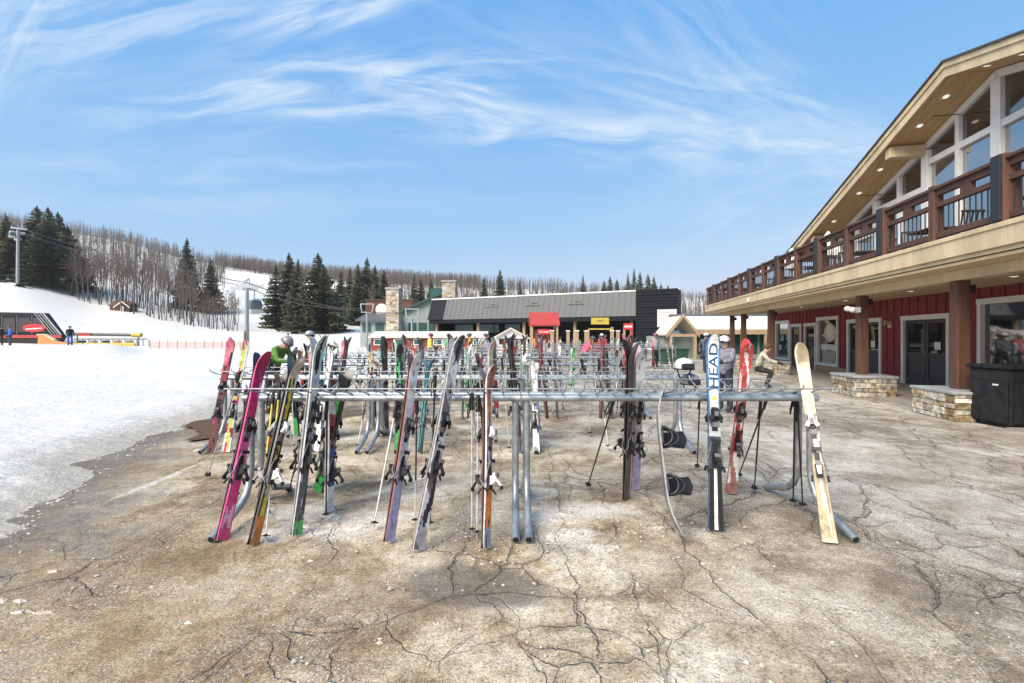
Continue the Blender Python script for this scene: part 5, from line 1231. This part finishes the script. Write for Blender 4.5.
# ------------------------------------------------------------------ lift station at the far left, corral, fence
Y = 70; sx = (20-512)/F*Y; st = empty('lift_station', (sx,Y,.1)); tag(st, 'dark glazed gondola station with red band and red emblem on the left', 'building')
x = lambda px: (px-512)/F*Y - sx
zt = H+(HZ-313)/F*Y-.1; zs = H+(HZ-337)/F*Y-.1
b = MB(); b.prism([(x(-60),.2),(x(57),.2),(x(62),zs),(x(44),zt),(x(-60),zt+.3)], 'y', 0, .8); b.build('shell', M['dark'], st)
b = MB(); b.prism([(x(-59),zs+.5),(x(53),zs+.5),(x(41),zt-.35),(x(-59),zt-.2)], 'y', -.09, -.003); b.build('glazing', M['darkclad'], st)
for k in range(7):
    a_, c_ = x(-56+k*15), x(-44+k*15)
    if c_ > x(46): break
    b = MB(); b.prism([(a_,zs+.75),(c_,zs+.75),(c_-.3*(k>5),zt-.75),(a_,zt-.75)], 'y', -.13, -.095); b.build('pane', M['glass2'], st)
for k in range(8):
    if x(-57+k*15) > x(44): break
    b = MB(); b.box(x(-57+k*15)-.07,x(-57+k*15)+.07,-.16,-.097,zs+.4,zt-.4); b.build('mullion', M['greysteel'], st)
b = MB(); b.box(x(-60),x(62),-.12,-.003,zs-.15,zs+.30); b.build('red_band', M['kiosk'], st)
b = MB()
for d in (0,3,6,9): b.tube([(x(62-d),-.14,zs+.35),(x(44-d),-.14,zt)], .13 if d == 0 else .06, 8)
b.build('roof_tubes', M['wire'], st)
b = MB(); b.disc((x(35),-.10,H+(HZ-328)/F*Y-.1),(0,-1,0),1.75,.08,28,0,(.55,.03,.045),.62); b.bar((x(27),-.19,H+(HZ-329.2)/F*Y-.1),(x(43),-.19,H+(HZ-328.2)/F*Y-.1),.02,.16,0,(.75,.7,.7)); b.build('emblem', M['plastic'], st)
b = MB()
for k in range(6): b.box(x(30+k*2.2),x(31.2+k*2.2),-.11,-.092,H+(HZ-324)/F*Y-.1,H+(HZ-321)/F*Y-.1,0,(.45,.4,.42))
b.build('lettering', M['plastic'], st)
for k in (-20,8,38): b = MB(); b.box(x(k)-.3,x(k)+.3,.3,.9,-.1,.22); b.build('foot', M['concrete'], st)
cr = empty('loading_corral', ((105-512)/F*67,67,.1)); x = lambda px: (px-105)/F*67; zz = lambda py: H+(HZ-py)/F*67-.1
tag(cr, 'loading corral of grey posts and yellow barriers with a long boom', 'corral')
for k, px in enumerate(range(77,150,6)): b = MB(); b.tube([(x(px),0,0),(x(px),0,zz(339))], .05, 6); b.build('post', M['greysteel'], cr)
b = MB(); b.tube([(x(74),0,zz(339)),(x(147),0,zz(339))], .08, 6); b.build('top_rail', M['greysteel'], cr)
for k in range(6): b = MB(); b.box(x(62+k*13),x(73+k*13),-.5-.1*(k%2),-.35,.02,.48); b.build('barrier', M['yellow'], cr, bevel=.05)
for k in range(5):
    b = MB(); b.box(x(76+k*12),x(83+k*12),.35,.5,.5,zz(340.5)); b.build('panel', M[('dark','logs','dark','orange','logs')[k]], cr)
b = MB(); b.tube([(x(66),.8,zz(334)),(x(128),.8,zz(335))], .22, 8); b.build('boom', M['greysteel'], cr); b = MB(); b.tube([(x(128),.8,zz(335)),(x(137),.8,zz(335))], .32, 8); b.build('boom_end', M['yellow'], cr)
b = MB(); b.box(x(75),x(87),.5,1.0,zz(336),zz(333)); b.build('boom_motor', M['kiosk'], cr)
for px in (72,134): b = MB(); b.tube([(x(px),.8,0),(x(px),.8,zz(334))], .12, 8); b.build('boom_post', M['wire'], cr)
o = empty('snow_chute', ((46-512)/F*64,64,.1)); tag(o, 'orange tan slide shaped barrier between station and corral', 'barrier')
b = MB(); b.prism([(-1.3,.0),(3.2,.0),(3.2,.5),(1.2,.8),(-.2,1.6),(-1.1,1.6)], 'y', 0, .35, 0, (.55,.25,.09)); b.build('panel', M['plastic'], o, bevel=.05); b = MB(); b.prism([(-1.3,1.62),(-.2,1.63),(1.2,.83),(1.2,.96),(-.15,1.78),(-1.3,1.78)], 'y', -.05, .4, 0, (.75,.55,.35)); b.build('top_edge', M['plastic'], o)
fn = empty('snow_fence', ((200-512)/F*52,52,.1)); tag(fn, 'low orange snow fence netting on thin stakes across the snow', 'fence'); x = lambda px: (px-200)/F*52
for px in range(150,250,9): b = MB(); b.tube([(x(px),0,-.1),(x(px)+R.uniform(-.06,.06),0,1.0)], .03, 6); b.build('stake', M['logs'], fn)
b = MB()
for k in range(5): b.bar((x(150),.04,.18+k*.15),(x(246),.04,.16+k*.15+.04*math.sin(k)),.012,.035)
n = 60
for k in range(n): xx = lerp(x(150),x(246),k/n); b.bar((xx,.05,.15),(xx,.05,.82),.015,.01,0,None,(0,1,0))
b.build('netting', M['orange'], fn)
# ------------------------------------------------------------------ lift towers, cables, cabins
def tower(px, base, top, Y, wid, label, sheave=True, zb=None, rot=0):
    X = (px-512)/F*Y; z0 = hill(X, Y)+.1 if zb is None else zb; zt = H+(HZ-top)/F*Y-z0; o = empty('lift_tower', (X,Y,z0), rot); tag(o, label, 'lift tower')
    r = max(.22, zt*.026); b = MB(); b.tube([(0,0,-1),(0,0,zt-.3)], [r*1.25,r*.8], 12); b.build('mast', M['galv'], o)
    b = MB(); b.box(-wid,wid,-.2,.2,zt-.5,zt-.1); b.tube([(-wid*.8,0,zt+.5),(wid*.8,0,zt+.5)],.07,6)
    for s in (-.8,0,.8): b.tube([(s*wid,0,zt-.1),(s*wid,0,zt+.5)],.06,6)
    b.build('crossarm', M['galv'], o)
    for s in (-1,1):
        b = MB(); b.box(s*wid-.12,s*wid+.12,-1.5,1.5,zt-.62,zt-.4)
        for k in range(6): b.disc((s*wid-.06, -1.25+k*.5, zt-.35),(1,0,0),.24,.12,12)
        b.build('sheave_train', M['white'], o)
    b = MB(); b.tube([(r+.12,.15,0),(r+.1,.15,zt-1)],.03,5); b.tube([(r+.12,-.15,0),(r+.1,-.15,zt-1)],.03,5); z = .4
    while z < zt-1: b.tube([(r+.12,.15,z),(r+.12,-.15,z)],.02,4,caps=False); z += .4
    b.build('ladder', M['wire'], o)
    return Vector((X,Y,z0+zt))
T1 = tower(18, 287, 229, 122, 3.6, 'tall white lift tower standing on the slope at the far left', rot=-.7)
T2 = tower(247, 350, 284, 54, 1.9, 'slim grey lift tower behind the racks near the green jacket', zb=.1, rot=-.9)
b = MB(); b.box(-.33,.33,-.36,-.28,1.0,2.1,0,(.45,.25,.14)); b.box(-.27,.27,-.37,-.361,1.55,2.0,0,(.6,.45,.3)); 
for o in COL.objects:
    if o.name.startswith('lift_tower') and abs(o.location.y-54) < .1: b.build('pad', M['plastic'], o)
def small_tower(px, base, top, Y, label):
    X = (px-512)/F*Y; zt = H+(HZ-top)/F*Y; o = empty('lift_mast', (X,Y,0)); tag(o, label, 'lift mast'); b = MB(); b.tube([(0,0,-.2),(0,0,zt-.9)], .13, 10); b.build('mast', M['galv'], o)
    b = MB()
    for z in (zt-1.0,zt): b.box(-.8+.15*(z<zt),.8-.15*(z<zt),-.06,.06,z-.06,z+.06)
    for s in (-1,1): b.bar((s*.62,0,zt-1.0),(s*.78,0,zt),.13,.10,0,None,(0,1,0))
    b.build('head_frame', M['galv'], o); return Vector((X,Y,zt))
T3 = small_tower(367, 345, 304, 55, 'short mast with a white trapezoid head frame left of the stone chimney')
T4 = small_tower(412, 345, 309, 53, 'short mast with a white trapezoid head frame before the gabled building')
def cable(name, pts, label, sag=.6, r=.028):
    b = MB()
    full = []
    for p, q in zip(pts, pts[1:]):
        for k in range(13): t = k/12; v = Vector(p).lerp(Vector(q), t); v.z -= sag*4*t*(1-t); full.append(v)
    b.tube(full, r, 5); o = b.build(name, M['black'], None); tag(o, label, 'cable')
d1 = Vector((math.cos(-.7),math.sin(-.7),0))*3.6; d2 = Vector((math.cos(-.9),math.sin(-.9),0))*1.9; far = Vector((-260,150,58)); dn = Vector((0,0,-.1))
cable('lift_cable', [far-d1+dn, T1-d1+dn, T2-d2+dn, T3+Vector((-.6,0,-.5))], 'lower haul cable running from the tall tower past the slim tower', .9, .045)
cable('lift_cable', [far+d1+dn, T1+d1+dn, T2+d2+dn, T4+Vector((-.6,0,-.5))], 'upper haul cable running from the tall tower to the masts', .9, .045)
def cabin(pt, drop, s, label):
    o = empty('gondola_cabin', Vector(pt)-Vector((0,0,drop+1.0*s))); tag(o, label, 'gondola'); o.scale = (s,s,s); o.rotation_euler = (0,0,-.6)
    sec = lambda z: (1-abs(z)**3*.28)
    b = MB(); n = 14; vs = []; zs = [-1,-.85,-.4,0,.4,.8,1]
    for z in zs:
        for i in range(n): a = 2*math.pi*i/n; k = sec(z); cx_, cy_ = math.cos(a), math.sin(a); vs.append((math.copysign(abs(cx_)**.5,cx_)*.95*k, math.copysign(abs(cy_)**.5,cy_)*.8*k, z))
    fs = [(j*n+i, j*n+(i+1)%n, (j+1)*n+(i+1)%n, (j+1)*n+i) for j in range(6) for i in range(n)] + [tuple(range(n-1,-1,-1)), tuple(range(6*n,7*n))]
    for q, f in enumerate(fs): b.add([vs[i] for i in f], [tuple(range(len(f)))], 0, (.10,.13,.13) if 14*2 <= q < 14*5 else (.50,.52,.52))
    b.build('cabin', M['paint'], o, bevel=.03)
    b = MB(); b.tube([(0,0,1.0),(0,.1,1+drop/s*.5),(0,0,1+drop/s)], .07, 6); b.build('hanger', M['wire'], o); b = MB(); b.box(-.2,.2,.85,1.0,-.8,-.1); b.build('ski_rack', M['wire'], o)
mid = T2 + d2 + Vector((.3,-.6,-.2)); cabin(P(254,290,55.5), 1.1, .92, 'gondola cabin hanging by the slim grey lift tower')
cabin(T1 - d1*.55 + dn, 1.1, .85, 'gondola cabin, left of the two on the tall white tower'); cabin(T1 + d1*.35 + dn + Vector((0,-1.5,0)), 1.1, .85, 'gondola cabin, right of the two on the tall white tower')
# little cabin on the slope
Y = 121; X = (121-512)/F*Y; o = empty('slope_cabin', (X,Y,hill(X,Y)-.2), .2); tag(o, 'tiny brown cabin with white trimmed gable at the foot of the bare trees', 'cabin')
b = MB(); b.box(-2.6,1.9,0,3.5,0,1.7); b.prism([(.1,1.7),(1.9,1.7),(1.0,2.6)], 'y', -.3, 3); b.build('wall', M['shingle'], o)
b = MB(); b.prism([(-.1,1.6),(1.75,3.0),(3.6,1.6),(3.6,1.75),(1.75,3.15),(-.1,1.75)], 'x', -2.8, 2.1); b.build('roof', M['shingle'], o)
b = MB()
for s in (-1,1): b.prism([(.4+s*1.9,1.35),(.4,3.0),(.4,2.75),(.4+s*1.9,1.1)], 'y', -.6, -.42)
b.build('gable_trim', M['white'], o); b = MB(); b.box(.0,.8,-.31,-.2,.2,1.6); b.build('door', M['white'], o)
# ------------------------------------------------------------------ thin winter haze
m = bpy.data.materials.new('winter_haze'); m.use_nodes = True; nt = m.node_tree; nt.nodes.clear()
ou = nt.nodes.new('ShaderNodeOutputMaterial'); pv = nt.nodes.new('ShaderNodeVolumePrincipled'); pv.inputs['Color'].default_value = (.90,.92,.95,1); pv.inputs['Density'].default_value = HAZE; pv.inputs['Anisotropy'].default_value = .2
nt.links.new(pv.outputs[0], ou.inputs['Volume'])
b = MB(); b.box(-1500,1500,-1500,1500,-3,190); tag(b.build('haze', m), 'thin winter haze', 'haze', kind='stuff')
